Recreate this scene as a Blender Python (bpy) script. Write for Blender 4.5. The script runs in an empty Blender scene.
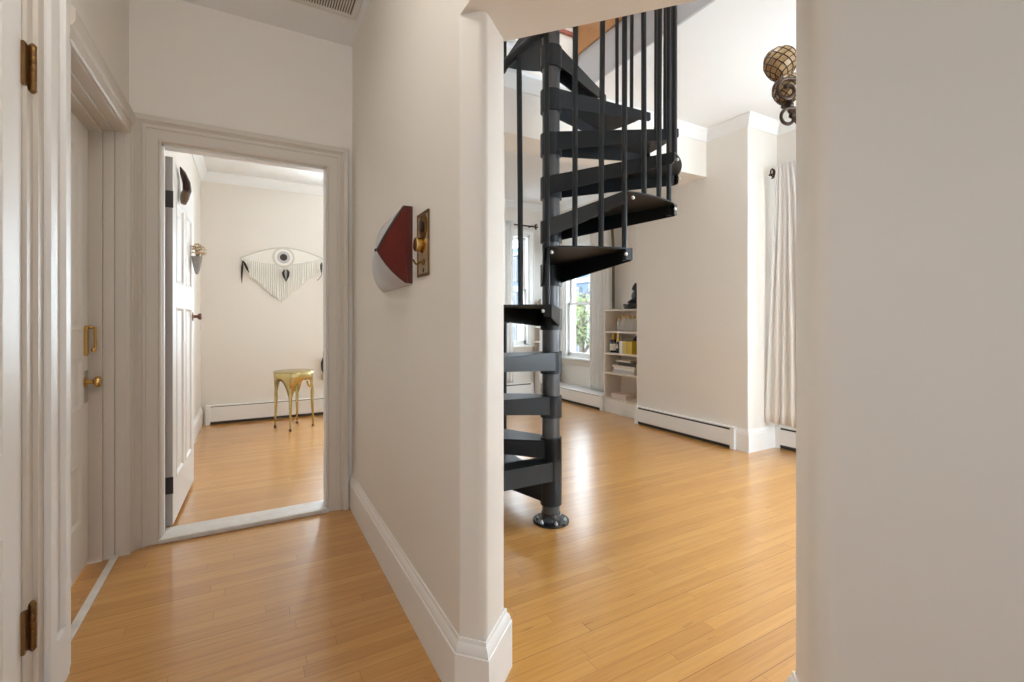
import bpy, bmesh, math, random
from mathutils import Vector, Matrix
random.seed(7)
C = bpy.context.scene.collection
SC = bpy.context.scene
PI = math.pi
sin, cos, rad = math.sin, math.cos, math.radians

# ------------------------------------------------------------------ materials
def new_mat(name):
    m = bpy.data.materials.new(name); m.use_nodes = True
    nt = m.node_tree
    return m, nt, nt.nodes['Principled BSDF']
def L(nt, a, b): nt.links.new(a, b)
def math_node(nt, op, a, b=None):
    n = nt.nodes.new('ShaderNodeMath'); n.operation = op
    for i, v in enumerate((a, b)):
        if v is None: continue
        if isinstance(v, (int, float)): n.inputs[i].default_value = v
        else: L(nt, v, n.inputs[i])
    return n.outputs[0]
def paint(name, col, rough=0.55, var=0.03, bump=0.02, scale=9.0, metal=0.0, spec=0.5):
    m, nt, b = new_mat(name)
    tc = nt.nodes.new('ShaderNodeTexCoord')
    nz = nt.nodes.new('ShaderNodeTexNoise'); nz.inputs['Scale'].default_value = scale; nz.inputs['Detail'].default_value = 4
    L(nt, tc.outputs['Object'], nz.inputs['Vector'])
    mx = nt.nodes.new('ShaderNodeMix'); mx.data_type = 'RGBA'
    mx.inputs[6].default_value = (*[c*(1-var) for c in col], 1); mx.inputs[7].default_value = (*[min(1, c*(1+var)) for c in col], 1)
    L(nt, nz.outputs['Fac'], mx.inputs[0]); L(nt, mx.outputs[2], b.inputs['Base Color'])
    b.inputs['Roughness'].default_value = rough; b.inputs['Metallic'].default_value = metal
    b.inputs['Specular IOR Level'].default_value = spec
    if bump > 0:
        n2 = nt.nodes.new('ShaderNodeTexNoise'); n2.inputs['Scale'].default_value = scale*14; n2.inputs['Detail'].default_value = 3
        L(nt, tc.outputs['Object'], n2.inputs['Vector'])
        bp = nt.nodes.new('ShaderNodeBump'); bp.inputs['Strength'].default_value = bump; bp.inputs['Distance'].default_value = 0.01
        L(nt, n2.outputs['Fac'], bp.inputs['Height']); L(nt, bp.outputs['Normal'], b.inputs['Normal'])
    return m
def wood_floor(name):
    m, nt, b = new_mat(name)
    tc = nt.nodes.new('ShaderNodeTexCoord'); sp = nt.nodes.new('ShaderNodeSeparateXYZ'); L(nt, tc.outputs['Object'], sp.inputs[0])
    W = 0.057; LEN = 1.35
    yr = math_node(nt, 'DIVIDE', sp.outputs['Y'], W); row = math_node(nt, 'FLOOR', yr); fy = math_node(nt, 'FRACT', yr)
    wn = nt.nodes.new('ShaderNodeTexWhiteNoise'); wn.noise_dimensions = '1D'; L(nt, row, wn.inputs['W'])
    xs = math_node(nt, 'ADD', math_node(nt, 'DIVIDE', sp.outputs['X'], LEN), math_node(nt, 'MULTIPLY', wn.outputs['Value'], 9.0))
    seg = math_node(nt, 'FLOOR', xs); fx = math_node(nt, 'FRACT', xs)
    cb = nt.nodes.new('ShaderNodeCombineXYZ'); L(nt, row, cb.inputs[0]); L(nt, seg, cb.inputs[1])
    w2 = nt.nodes.new('ShaderNodeTexWhiteNoise'); w2.noise_dimensions = '2D'; L(nt, cb.outputs[0], w2.inputs['Vector'])
    # grain, stretched along the board
    mp = nt.nodes.new('ShaderNodeCombineXYZ')
    L(nt, math_node(nt, 'ADD', math_node(nt, 'MULTIPLY', sp.outputs['X'], 2.2), math_node(nt, 'MULTIPLY', w2.outputs['Value'], 40.0)), mp.inputs[0])
    L(nt, math_node(nt, 'MULTIPLY', sp.outputs['Y'], 46.0), mp.inputs[1]); L(nt, w2.outputs['Value'], mp.inputs[2])
    gr = nt.nodes.new('ShaderNodeTexNoise'); gr.inputs['Scale'].default_value = 1.6; gr.inputs['Detail'].default_value = 5; gr.inputs['Roughness'].default_value = 0.6
    L(nt, mp.outputs[0], gr.inputs['Vector'])
    r1 = nt.nodes.new('ShaderNodeValToRGB'); e = r1.color_ramp.elements
    e[0].position = 0.0; e[0].color = (0.42, 0.183, 0.036, 1)
    e[1].position = 1.0; e[1].color = (0.65, 0.345, 0.100, 1)
    k = r1.color_ramp.elements.new(0.5); k.color = (0.54, 0.260, 0.060, 1)
    tone = math_node(nt, 'ADD', math_node(nt, 'MULTIPLY', w2.outputs['Value'], 0.36), math_node(nt, 'MULTIPLY', math_node(nt, 'SUBTRACT', gr.outputs['Fac'], 0.5), 1.15))
    tone = math_node(nt, 'ADD', tone, 0.31)
    L(nt, tone, r1.inputs['Fac'])
    gap = math_node(nt, 'MAXIMUM', math_node(nt, 'LESS_THAN', fy, 0.035), math_node(nt, 'LESS_THAN', fx, 0.0016))
    # gaps are tight in most rows and open in a few
    gs = math_node(nt, 'MULTIPLY', gap, math_node(nt, 'ADD', math_node(nt, 'MULTIPLY', math_node(nt, 'GREATER_THAN', wn.outputs['Value'], 0.66), 0.42), 0.5))
    # small dark knots and scuffs
    mp2 = nt.nodes.new('ShaderNodeCombineXYZ'); L(nt, math_node(nt, 'MULTIPLY', sp.outputs['X'], 7.0), mp2.inputs[0]); L(nt, math_node(nt, 'MULTIPLY', sp.outputs['Y'], 42.0), mp2.inputs[1])
    kn = nt.nodes.new('ShaderNodeTexNoise'); kn.inputs['Scale'].default_value = 1.0; kn.inputs['Detail'].default_value = 3; L(nt, mp2.outputs[0], kn.inputs['Vector'])
    kr = nt.nodes.new('ShaderNodeMapRange'); kr.inputs['From Min'].default_value = 0.66; kr.inputs['From Max'].default_value = 0.80; kr.inputs['To Max'].default_value = 0.5
    L(nt, kn.outputs['Fac'], kr.inputs['Value'])
    dk = math_node(nt, 'MAXIMUM', gs, kr.outputs['Result'])
    mx = nt.nodes.new('ShaderNodeMix'); mx.data_type = 'RGBA'; mx.inputs[7].default_value = (0.13, 0.05, 0.017, 1)
    L(nt, dk, mx.inputs[0]); L(nt, r1.outputs['Color'], mx.inputs[6]); L(nt, mx.outputs[2], b.inputs['Base Color'])
    rn = nt.nodes.new('ShaderNodeMapRange'); rn.inputs['To Min'].default_value = 0.24; rn.inputs['To Max'].default_value = 0.36
    L(nt, gr.outputs['Fac'], rn.inputs['Value']); L(nt, rn.outputs['Result'], b.inputs['Roughness'])
    b.inputs['Specular IOR Level'].default_value = 0.5; b.inputs['Coat Weight'].default_value = 0.8; b.inputs['Coat Roughness'].default_value = 0.20
    bp = nt.nodes.new('ShaderNodeBump'); bp.inputs['Strength'].default_value = 0.12; bp.inputs['Distance'].default_value = 0.004
    L(nt, math_node(nt, 'SUBTRACT', math_node(nt, 'MULTIPLY', gr.outputs['Fac'], 0.25), gap), bp.inputs['Height']); L(nt, bp.outputs['Normal'], b.inputs['Normal'])
    return m
def pane_mat(name, tint=(0.97, 0.985, 1.0)):
    m, nt, b = new_mat(name); nt.nodes.remove(b)
    t = nt.nodes.new('ShaderNodeBsdfTransparent'); t.inputs[0].default_value = (*tint, 1)
    g = nt.nodes.new('ShaderNodeBsdfGlossy'); g.inputs['Roughness'].default_value = 0.02
    f = nt.nodes.new('ShaderNodeLayerWeight'); fac = math_node(nt, 'ADD', math_node(nt, 'MULTIPLY', math_node(nt, 'POWER', f.outputs['Facing'], 5.0), 0.5), 0.03)
    x = nt.nodes.new('ShaderNodeMixShader'); L(nt, fac, x.inputs[0]); L(nt, t.outputs[0], x.inputs[1]); L(nt, g.outputs[0], x.inputs[2])
    L(nt, x.outputs[0], nt.nodes['Material Output'].inputs[0])
    return m
def emit_mat(name, col, s):
    m, nt, b = new_mat(name); b.inputs['Base Color'].default_value = (*col, 1)
    b.inputs['Emission Color'].default_value = (*col, 1); b.inputs['Emission Strength'].default_value = s
    return m
def cloth_mat(name, col, trans=0.45):
    m, nt, b = new_mat(name)
    tc = nt.nodes.new('ShaderNodeTexCoord'); wv = nt.nodes.new('ShaderNodeTexNoise'); wv.inputs['Scale'].default_value = 160
    L(nt, tc.outputs['Object'], wv.inputs['Vector'])
    mx = nt.nodes.new('ShaderNodeMix'); mx.data_type = 'RGBA'
    mx.inputs[6].default_value = (*[c*0.94 for c in col], 1); mx.inputs[7].default_value = (*col, 1); L(nt, wv.outputs['Fac'], mx.inputs[0])
    L(nt, mx.outputs[2], b.inputs['Base Color']); b.inputs['Roughness'].default_value = 0.9
    tr = nt.nodes.new('ShaderNodeBsdfTranslucent'); L(nt, mx.outputs[2], tr.inputs[0])
    x = nt.nodes.new('ShaderNodeMixShader'); x.inputs[0].default_value = trans
    L(nt, b.outputs[0], x.inputs[1]); L(nt, tr.outputs[0], x.inputs[2]); L(nt, x.outputs[0], nt.nodes['Material Output'].inputs[0])
    return m

M = {}
M['wall'] = paint('cream_wall_paint', (0.745, 0.705, 0.65), 0.6, 0.015, 0.015, 3)
M['trim'] = paint('off_white_trim_paint', (0.60, 0.545, 0.48), 0.5, 0.015, 0.01, 5)
M['white'] = paint('white_gloss_paint', (0.80, 0.79, 0.77), 0.45, 0.01, 0.01, 5)
M['ceil'] = paint('ceiling_white_paint', (0.80, 0.803, 0.80), 0.75, 0.01, 0.015, 4)
M['floor'] = wood_floor('oak_strip_floor')
M['black'] = paint('black_stair_enamel', (0.006, 0.0068, 0.008), 0.40, 0.15, 0.02, 20, spec=0.32)
M['gloss_black'] = paint('gloss_black_enamel', (0.010, 0.010, 0.012), 0.12, 0.1, 0.0, 20)
M['steel'] = paint('dark_steel_tube', (0.085, 0.085, 0.088), 0.36, 0.12, 0.02, 14, metal=0.7, spec=0.3)
M['bolt'] = paint('zinc_bolt', (0.62, 0.63, 0.65), 0.3, 0.05, 0, 30, metal=1)
M['brass'] = paint('polished_brass', (0.66, 0.44, 0.16), 0.25, 0.1, 0.01, 30, metal=1)
M['agedbrass'] = paint('tarnished_brass', (0.22, 0.12, 0.045), 0.42, 0.35, 0.05, 40, metal=0.9)
M['palebrass'] = paint('pale_worn_brass', (0.50, 0.42, 0.28), 0.35, 0.3, 0.03, 24, metal=0.35)
M['gold'] = paint('gold_leaf_metal', (0.56, 0.46, 0.22), 0.24, 0.12, 0.02, 12, metal=1)
M['red'] = paint('oxblood_red_lacquer', (0.125, 0.018, 0.010), 0.6, 0.22, 0.03, 14, spec=0.2)
M['greymetal'] = paint('pale_grey_metal', (0.50, 0.49, 0.50), 0.4, 0.05, 0.02, 10, metal=0.25)
M['darkedge'] = paint('dark_edge_trim', (0.03, 0.02, 0.018), 0.4, 0.1, 0.0, 10)
M['darkgap'] = paint('dark_vent_gap', (0.05, 0.045, 0.04), 0.8, 0.1, 0.0, 10)
M['nickel'] = paint('grey_jamb_edge', (0.42, 0.39, 0.36), 0.5, 0.05, 0.01, 8)
M['statue'] = paint('dark_bronze_statue', (0.022, 0.026, 0.027), 0.5, 0.3, 0.08, 25)
M['shelf'] = paint('cream_bookcase_paint', (0.72, 0.65, 0.57), 0.45, 0.02, 0.01, 5)
M['curtain'] = cloth_mat('ivory_linen', (0.84, 0.815, 0.785), 0.18)
M['sheer'] = cloth_mat('white_linen', (0.85, 0.84, 0.82), 0.2)
M['brown'] = paint('brown_curtain_edge', (0.20, 0.135, 0.075), 0.8, 0.1, 0.02, 30)
M['iron'] = paint('bronze_iron', (0.055, 0.035, 0.024), 0.38, 0.25, 0.04, 30, metal=0.75)
M['horn'] = paint('dark_brown_horn', (0.055, 0.022, 0.014), 0.45, 0.5, 0.05, 14)
M['hornend'] = paint('tan_horn_base', (0.17, 0.105, 0.06), 0.55, 0.3, 0.05, 20)
M['paper'] = paint('grey_paper_cone', (0.38, 0.36, 0.35), 0.8, 0.1, 0.03, 20)
M['petal'] = paint('dried_peach_petals', (0.72, 0.50, 0.33), 0.8, 0.25, 0.02, 40)
M['petal2'] = paint('dried_cream_petals', (0.80, 0.71, 0.56), 0.8, 0.2, 0.02, 40)
M['stem'] = paint('dried_stems', (0.30, 0.27, 0.13), 0.8, 0.2, 0.02, 30)
M['cord'] = paint('cream_cotton_cord', (0.80, 0.775, 0.72), 0.9, 0.06, 0.06, 60)
M['cordgrey'] = paint('taupe_cotton_cord', (0.60, 0.56, 0.50), 0.9, 0.1, 0.06, 60)
M['pupil'] = paint('dark_wood_disc', (0.045, 0.028, 0.02), 0.7, 0.2, 0.04, 40)
M['feather'] = paint('dark_feather', (0.022, 0.015, 0.012), 0.7, 0.3, 0.05, 60)
M['feathertip'] = paint('tan_feather', (0.45, 0.36, 0.24), 0.8, 0.2, 0.05, 60)
M['knobbrown'] = paint('reddish_brown_knob', (0.17, 0.065, 0.035), 0.35, 0.2, 0.02, 20)
M['nosing'] = paint('amber_wood_nosing', (0.42, 0.22, 0.085), 0.45, 0.2, 0.03, 9)
M['fascia'] = paint('shaded_white_fascia', (0.50, 0.50, 0.51), 0.6, 0.01, 0.01, 4)  # white fascia, colour lowered to carry its shade
M['redwood'] = paint('reddish_wood', (0.30, 0.08, 0.05), 0.5, 0.2, 0.03, 9)
M['pane'] = pane_mat('window_pane')
M['threshold'] = paint('worn_white_threshold', (0.66, 0.62, 0.57), 0.5, 0.22, 0.06, 18)
M['grille'] = paint('grille_enamel', (0.66, 0.63, 0.59), 0.45, 0.03, 0.01, 8)
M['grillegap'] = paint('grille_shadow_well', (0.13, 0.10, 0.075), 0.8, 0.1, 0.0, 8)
def amber_glass():
    m, nt, b = new_mat('amber_lattice_glass')
    tc = nt.nodes.new('ShaderNodeTexCoord'); v = nt.nodes.new('ShaderNodeTexVoronoi'); v.inputs['Scale'].default_value = 34
    L(nt, tc.outputs['Object'], v.inputs['Vector'])
    r = nt.nodes.new('ShaderNodeValToRGB'); e = r.color_ramp.elements
    e[0].color = (0.42, 0.25, 0.10, 1); e[1].color = (0.68, 0.50, 0.29, 1); L(nt, v.outputs['Color'], r.inputs['Fac'])
    L(nt, r.outputs['Color'], b.inputs['Base Color']); b.inputs['Roughness'].default_value = 0.22
    tr = nt.nodes.new('ShaderNodeBsdfTranslucent'); L(nt, r.outputs['Color'], tr.inputs[0])
    x = nt.nodes.new('ShaderNodeMixShader'); x.inputs[0].default_value = 0.35
    L(nt, b.outputs[0], x.inputs[1]); L(nt, tr.outputs[0], x.inputs[2]); L(nt, x.outputs[0], nt.nodes['Material Output'].inputs[0])
    return m
M['amber'] = amber_glass()
def clear_glass():
    m, nt, b = new_mat('clear_tableware_glass')
    b.inputs['Base Color'].default_value = (0.92, 0.93, 0.92, 1); b.inputs['Roughness'].default_value = 0.05
    b.inputs['Transmission Weight'].default_value = 0.75; b.inputs['IOR'].default_value = 1.2
    return m
M['glass'] = clear_glass()
M['bottlegreen'] = paint('dark_green_bottle_glass', (0.012, 0.016, 0.010), 0.08, 0.1, 0, 10)
M['bottledark'] = paint('black_bottle_glass', (0.010, 0.008, 0.007), 0.08, 0.1, 0, 10)
M['foil'] = paint('gold_foil', (0.70, 0.47, 0.13), 0.32, 0.15, 0.08, 60, metal=0.85)
M['label'] = paint('paper_label', (0.72, 0.68, 0.60), 0.7, 0.05, 0.01, 30)
for nm, col in dict(bk_white=(0.74, 0.72, 0.68), bk_yellow=(0.66, 0.49, 0.06), bk_gold=(0.52, 0.38, 0.13), bk_ochre=(0.60, 0.42, 0.03), bk_dark=(0.035, 0.03, 0.03), bk_grey=(0.50, 0.48, 0.46), bk_cream=(0.72, 0.64, 0.52), bk_black=(0.018, 0.016, 0.015)).items():
    M[nm] = paint(nm.replace('bk_', 'book_cover_'), col, 0.5, 0.08, 0.02, 25)
M['pages'] = paint('book_pages', (0.78, 0.74, 0.66), 0.85, 0.06, 0.05, 80)
M['pinkbox'] = paint('pale_pink_box', (0.74, 0.62, 0.54), 0.6, 0.05, 0.02, 20)
M['facade'] = paint('blue_grey_facade', (0.085, 0.115, 0.17), 0.7, 0.15, 0.03, 2)
M['facadetrim'] = paint('pale_facade_trim', (0.19, 0.20, 0.22), 0.7, 0.05, 0.02, 4)
M['darkpane'] = paint('dark_house_window', (0.04, 0.05, 0.07), 0.3, 0.2, 0, 3)
M['brick'] = paint('buff_facade', (0.20, 0.185, 0.17), 0.8, 0.2, 0.04, 5)
M['bark'] = paint('tree_bark', (0.11, 0.085, 0.065), 0.9, 0.3, 0.2, 12)
M['leaf'] = paint('tree_leaves', (0.10, 0.13, 0.04), 0.6, 0.5, 0.0, 6)
M['leaf2'] = paint('yellow_green_leaves', (0.22, 0.20, 0.06), 0.6, 0.4, 0.0, 6)
M['street'] = paint('pavement', (0.13, 0.13, 0.13), 0.9, 0.1, 0.05, 2)
M['lampglass'] = emit_mat('fill_lamp_glass', (0.98, 0.98, 1.0), 1.5)  # glow of the added fill lamps

# ------------------------------------------------------------------ mesh helpers
class MB:
    def __init__(s, T=None): s.bm = bmesh.new(); s.T = T or (lambda x, y, z: (x, y, z))
    def v(s, p): return s.bm.verts.new(s.T(*p))
    def face(s, vs):
        try: return s.bm.faces.new(vs)
        except ValueError: return None
    def box(s, x0, x1, y0, y1, z0, z1):
        c = [s.v((x, y, z)) for z in (z0, z1) for y in (y0, y1) for x in (x0, x1)]
        for f in ((0, 2, 3, 1), (4, 5, 7, 6), (0, 1, 5, 4), (2, 6, 7, 3), (0, 4, 6, 2), (1, 3, 7, 5)): s.face([c[i] for i in f])
        return s
    def prism(s, poly, z0, z1):
        a = [s.v((p[0], p[1], z0)) for p in poly]; b = [s.v((p[0], p[1], z1)) for p in poly]; n = len(poly)
        s.face(a[::-1]); s.face(b)
        for i in range(n): s.face([a[i], a[(i+1) % n], b[(i+1) % n], b[i]])
        return s
    def rings(s, rs, cap=True, close=False):
        rv = [[s.v(p) for p in r] for r in rs]; n = len(rv[0])
        last = len(rv) if close else len(rv)-1
        for i in range(last):
            a, b = rv[i], rv[(i+1) % len(rv)]
            for j in range(n): s.face([a[j], a[(j+1) % n], b[(j+1) % n], b[j]])
        if cap and not close: s.face(rv[0][::-1]); s.face(rv[-1])
        return s
    def tube(s, pts, r, n=10, cap=True):
        pts = [Vector(p) for p in pts]; rr = r if isinstance(r, (list, tuple)) else [r]*len(pts)
        rs = []; up = None
        for i, p in enumerate(pts):
            d = (pts[min(i+1, len(pts)-1)] - pts[max(i-1, 0)]).normalized()
            if up is None:
                up = Vector((0, 0, 1)) if abs(d.z) < 0.9 else Vector((1, 0, 0))
            a = d.cross(up)
            if a.length < 1e-5: a = d.orthogonal()
            a.normalize(); b = a.cross(d).normalized(); up = b
            rs.append([tuple(p + (a*cos(2*PI*k/n) + b*sin(2*PI*k/n))*rr[i]) for k in range(n)])
        return s.rings(rs, cap)
    def lathe(s, c, prof, n=24, axis='z', a0=0.0):
        rs = []
        for r, h in prof:
            ring = []
            for k in range(n):
                a = a0 + 2*PI*k/n; u, w = r*cos(a), r*sin(a)
                ring.append({'z': (c[0]+u, c[1]+w, c[2]+h), 'x': (c[0]+h, c[1]+u, c[2]+w), 'y': (c[0]+w, c[1]+h, c[2]+u)}[axis])
            rs.append(ring)
        return s.rings(rs)
    def sphere(s, c, r, n=16, m=10, sc=(1, 1, 1)):
        prof = [(max(1e-4, r*sin(PI*i/m)), -r*cos(PI*i/m)) for i in range(m+1)]
        rs = [[(c[0]+p*cos(2*PI*k/n)*sc[0], c[1]+p*sin(2*PI*k/n)*sc[1], c[2]+h*sc[2]) for k in range(n)] for p, h in prof]
        return s.rings(rs)
    def sweep(s, prof, pts, closed=False, side=1, capz=True):
        """prof: (offset, z) points, closed loop; pts: plan polyline; offset to its left * side, mitred."""
        P = [Vector((p[0], p[1])) for p in pts]; n = len(P); rs = []
        for i in range(n):
            a = P[i-1] if (i > 0 or closed) else None; b = P[(i+1) % n] if (i < n-1 or closed) else None
            d1 = (P[i]-a).normalized() if a is not None else None; d2 = (b-P[i]).normalized() if b is not None else None
            d1 = d1 or d2; d2 = d2 or d1
            n1 = Vector((-d1.y, d1.x)); n2 = Vector((-d2.y, d2.x)); m = (n1+n2); m = m/max(1e-6, m.length)
            m = m/max(0.3, m.dot(n1))*side
            rs.append([(P[i].x+m.x*o, P[i].y+m.y*o, z) for o, z in prof])
        return s.rings(rs, True, closed)
    def build(s, name, mat, parent=None, smooth=False, bevel=0.0, at=None, seg=2, loc=None):
        bm = s.bm
        bmesh.ops.remove_doubles(bm, verts=bm.verts, dist=1e-6)
        bmesh.ops.recalc_face_normals(bm, faces=bm.faces)
        org = Vector(loc) if loc else (Vector(ORG[parent.name]) if parent else Vector((0, 0, 0)))
        bmesh.ops.translate(bm, verts=bm.verts, vec=-org)
        me = bpy.data.meshes.new(name); bm.to_mesh(me); bm.free()
        o = bpy.data.objects.new(name, me); C.objects.link(o); me.materials.append(mat)
        if smooth is not False:
            for p in me.polygons: p.use_smooth = True
            try: me.set_sharp_from_angle(angle=rad(40 if smooth is True else smooth))
            except Exception: pass
        if bevel:
            md = o.modifiers.new('bevel', 'BEVEL'); md.width = bevel; md.segments = seg; md.limit_method = 'ANGLE'; md.angle_limit = rad(35)
        if parent:
            o.parent = parent
            if loc: o.location = org - Vector(ORG[parent.name])
        elif loc: o.location = org
        ORG[o.name] = tuple(org)
        return o
ORG = {}
def tag(o, label=None, cat=None, group=None, kind=None):
    if label: o['label'] = label
    if cat: o['category'] = cat
    if group: o['group'] = group
    if kind: o['kind'] = kind
    return o
def thing(name, label, cat, loc, group=None, kind=None):
    o = bpy.data.objects.new(name, None); C.objects.link(o); o.location = loc; o.empty_display_size = 0.1
    ORG[o.name] = tuple(loc)
    return tag(o, label, cat, group, kind)
def st(o, label, cat): return tag(o, label, cat, None, 'structure')
def fillet(poly, radii, n=6):
    out = []; N = len(poly)
    for i, p in enumerate(poly):
        r = radii[i]
        if r <= 0: out.append(tuple(p)); continue
        p = Vector(p); a = Vector(poly[i-1]); b = Vector(poly[(i+1) % N])
        da = (a-p).normalized(); db = (b-p).normalized(); half = da.angle(db)/2
        t = r/math.tan(half); c = p+(da+db).normalized()*(r/sin(half))
        s0 = p+da*t-c; s1 = p+db*t-c
        a0 = math.atan2(s0.y, s0.x); a1 = math.atan2(s1.y, s1.x); d = (a1-a0+PI) % (2*PI)-PI
        for k in range(n+1): out.append((c.x+r*cos(a0+d*k/n), c.y+r*sin(a0+d*k/n)))
    return out
def frame(o, s, n):
    """local (s along wall, n out of the wall, z) -> world"""
    return lambda a, b, z: (o[0]+s[0]*a+n[0]*b, o[1]+s[1]*a+n[1]*b, z)

# ------------------------------------------------------------------ fixed dimensions
HX = 0.575                # hall right wall plane
U = (0.66, -0.75); NV = (0.75, 0.66)       # along / through the diagonal opening
LX = -0.555               # hall left wall plane
DY = 3.13                 # hall end wall
HC, LC, RC = 2.955, 3.06, 2.90              # ceilings: hall, living, far room
SZ = 2.158                 # soffit
WX = 4.38                 # living room window wall
BX = 3.94                 # chimney breast face
BY = 6.40                 # back wall
def along(p, s): return (p[0]+U[0]*s, p[1]+U[1]*s)
NB = (0.634, 1.301); NC = (0.7645, 1.416)
RB = along(NB, 0.873); RCn = along(NC, 0.873)
EB = along(NB, 2.2); EC = along(NC, 2.2)

# ------------------------------------------------------------------ floor and ceilings
st(MB().box(-3.0, 4.6, -2.6, 6.6, -0.08, 0.0).build('floor', M['floor']), 'golden oak strip floor running through hall and rooms', 'floor')
st(MB().box(-0.85, 0.7, -2.5, 3.13, HC, HC+0.1).build('ceiling_hall', M['ceil']), 'white ceiling over the narrow hall', 'ceiling')
st(MB().box(-0.65, 1.7, 3.25, 6.5, RC, RC+0.12).build('ceiling_far_room', M['ceil']), 'white ceiling of the room beyond the open door', 'ceiling')
BMY = 3.10
OX, OY0, OY1 = 2.36, 1.30, BMY               # stair opening in the living room ceiling
lc = MB()
lc.box(OX, 4.6, -2.5, 6.6, LC, LC+0.31); lc.box(0.65, OX, -2.5, OY0, LC, LC+0.31); lc.box(1.4, OX, OY1+0.001, 6.6, LC, LC+0.31)
lc.box(0.65, 1.4, OY1+0.001, 3.3, LC, LC+0.31)
st(lc.build('ceiling_living', M['ceil']), 'white living room ceiling with a stair opening', 'ceiling')
# ------------------------------------------------------------------ walls
poly = fillet([(HX, 3.25), (HX, 1.363), NB, NC, (0.72, 1.467), (0.72, 3.25)], [0, 0.012, 0.028, 0.014, 0.03, 0])
st(MB().prism(poly, 0, 3.3).build('wall_hall_right', M['wall'], smooth=30), 'cream hall wall between hall and living room, ending in a rounded jamb', 'wall')
poly = fillet([RB, RCn, EC, EB], [0.055, 0.014, 0, 0])
st(MB().prism(poly, 0, SZ+0.02).build('wall_foyer_diagonal', M['wall'], smooth=30), 'cream wall with rounded edge at the right side of the photo', 'wall')
st(MB().prism([(HX, 1.358), (HX, -2.3), (2.2165, -2.3), EC, NC, (0.70, 1.44)], SZ, 3.3).build('wall_header', M['wall']), 'cream header over the wide opening', 'wall')
lw = MB()
lw.box(LX-0.30, LX, -2.3, 0.98, 0, 3.1); lw.box(LX-0.30, LX, 1.80, 2.160, 0, 3.1); lw.box(LX-0.30, LX, 3.065, 3.25, 0, 3.1)
lw.box(LX-0.30, LX, 0.98, 1.80, 2.156, 3.1); lw.box(LX-0.30, LX, 2.160, 3.065, 2.172, 3.1)
st(lw.build('wall_hall_left', M['wall']), 'cream left hall wall with two doorways', 'wall')
ew = MB(); ew.box(-0.9, -0.43, DY, DY+0.12, 0, 3.1); ew.box(0.43, HX+0.01, DY, DY+0.12, 0, 3.1); ew.box(-0.43, 0.43, DY, DY+0.12, 2.17, 3.1)
st(ew.build('wall_hall_end', M['wall']), 'cream end wall of the hall around the open doorway', 'wall')
# far room shell
st(MB().box(-0.61, -0.49, 3.25, 6.5, 0, 3.1).build('wall_far_room_left', M['wall']), 'cream left wall of the far room', 'wall')
bw = MB(); bw.box(-0.61, 0.95, BY, BY+0.12, 0, 3.1); bw.box(1.50, 1.8, BY, BY+0.12, 0, 3.1); bw.box(0.95, 1.5, BY, BY+0.12, 0, 0.75); bw.box(0.95, 1.5, BY, BY+0.12, 2.3, 3.1)
st(bw.build('wall_far_room_back', M['wall']), 'cream back wall with the woven hanging', 'wall')
st(MB().box(1.58, 1.70, 3.25, 6.5, 0, 3.3).build('wall_divider', M['wall']), 'cream wall dividing the far room from the living room', 'wall')
st(MB().box(0.70, 1.70, DY+0.02, DY+0.14, 0, 3.3).build('wall_stair_side', M['wall']), 'cream wall behind the spiral stair', 'wall')
# living room shell
W1 = (5.27, 6.10, 0.62, 2.28); W2 = (1.15, 2.05, 0.62, 2.28)
rw = MB(); ys = [-2.3, W2[0], W2[1], W1[0], W1[1], BY+0.12]
for i in range(5):
    if i in (1, 3):
        w = W2 if i == 1 else W1
        rw.box(WX, WX+0.22, ys[i], ys[i+1], 0, w[2]); rw.box(WX, WX+0.22, ys[i], ys[i+1], w[3], 3.3)
    else: rw.box(WX, WX+0.22, ys[i], ys[i+1], 0, 3.3)
st(rw.build('wall_living_right', M['wall']), 'cream living room wall with windows', 'wall')
W3 = (3.30, 3.90, 0.80, 2.55)
bw = MB(); bw.box(1.58, W3[0], BY, BY+0.2, 0, 3.3); bw.box(W3[1], 4.6, BY, BY+0.2, 0, 3.3); bw.box(W3[0], W3[1], BY, BY+0.2, 0, W3[2]); bw.box(W3[0], W3[1], BY, BY+0.2, W3[3], 3.3)
st(bw.build('wall_living_back', M['wall']), 'cream back wall of the living room', 'wall')
W4 = (2.45, 4.05, 0.6, 2.5)
sw = MB(); sw.box(2.2, W4[0], -2.42, -2.3, 0, 3.3); sw.box(W4[1], 4.6, -2.42, -2.3, 0, 3.3); sw.box(W4[0], W4[1], -2.42, -2.3, 0, W4[2]); sw.box(W4[0], W4[1], -2.42, -2.3, W4[3], 3.3)
st(sw.build('wall_living_front', M['wall']), 'cream living room wall behind the viewer', 'wall')
st(MB().box(2.09, 2.2165, -2.42, EC[1]+0.02, 0, 3.3).build('wall_foyer_right', M['wall']), 'cream foyer wall beside the viewer', 'wall')
W5 = (-0.25, 0.62, 0.5, 2.1)
fw = MB(); fw.box(-0.86, W5[0], -2.42, -2.3, 0, 3.1); fw.box(W5[1], 2.2, -2.42, -2.3, 0, 3.1); fw.box(W5[0], W5[1], -2.42, -2.3, 0, W5[2]); fw.box(W5[0], W5[1], -2.42, -2.3, W5[3], 3.1)
st(fw.build('wall_foyer_back', M['wall']), 'cream foyer wall behind the viewer', 'wall')
poly = fillet([(BX, 4.06), (BX, 2.655), (WX+0.01, 2.655), (WX+0.01, 4.06)], [0.01, 0.012, 0, 0])
st(MB().prism(poly, 0, 3.3).build('wall_chimney_breast', M['wall'], smooth=30), 'cream chimney breast projecting into the living room', 'wall')
st(MB().box(0.70, 4.4, BMY, 3.42, 2.615, LC+0.2).build('wall_beam', M['wall']), 'white dropped beam crossing the living room ceiling', 'beam')
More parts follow.
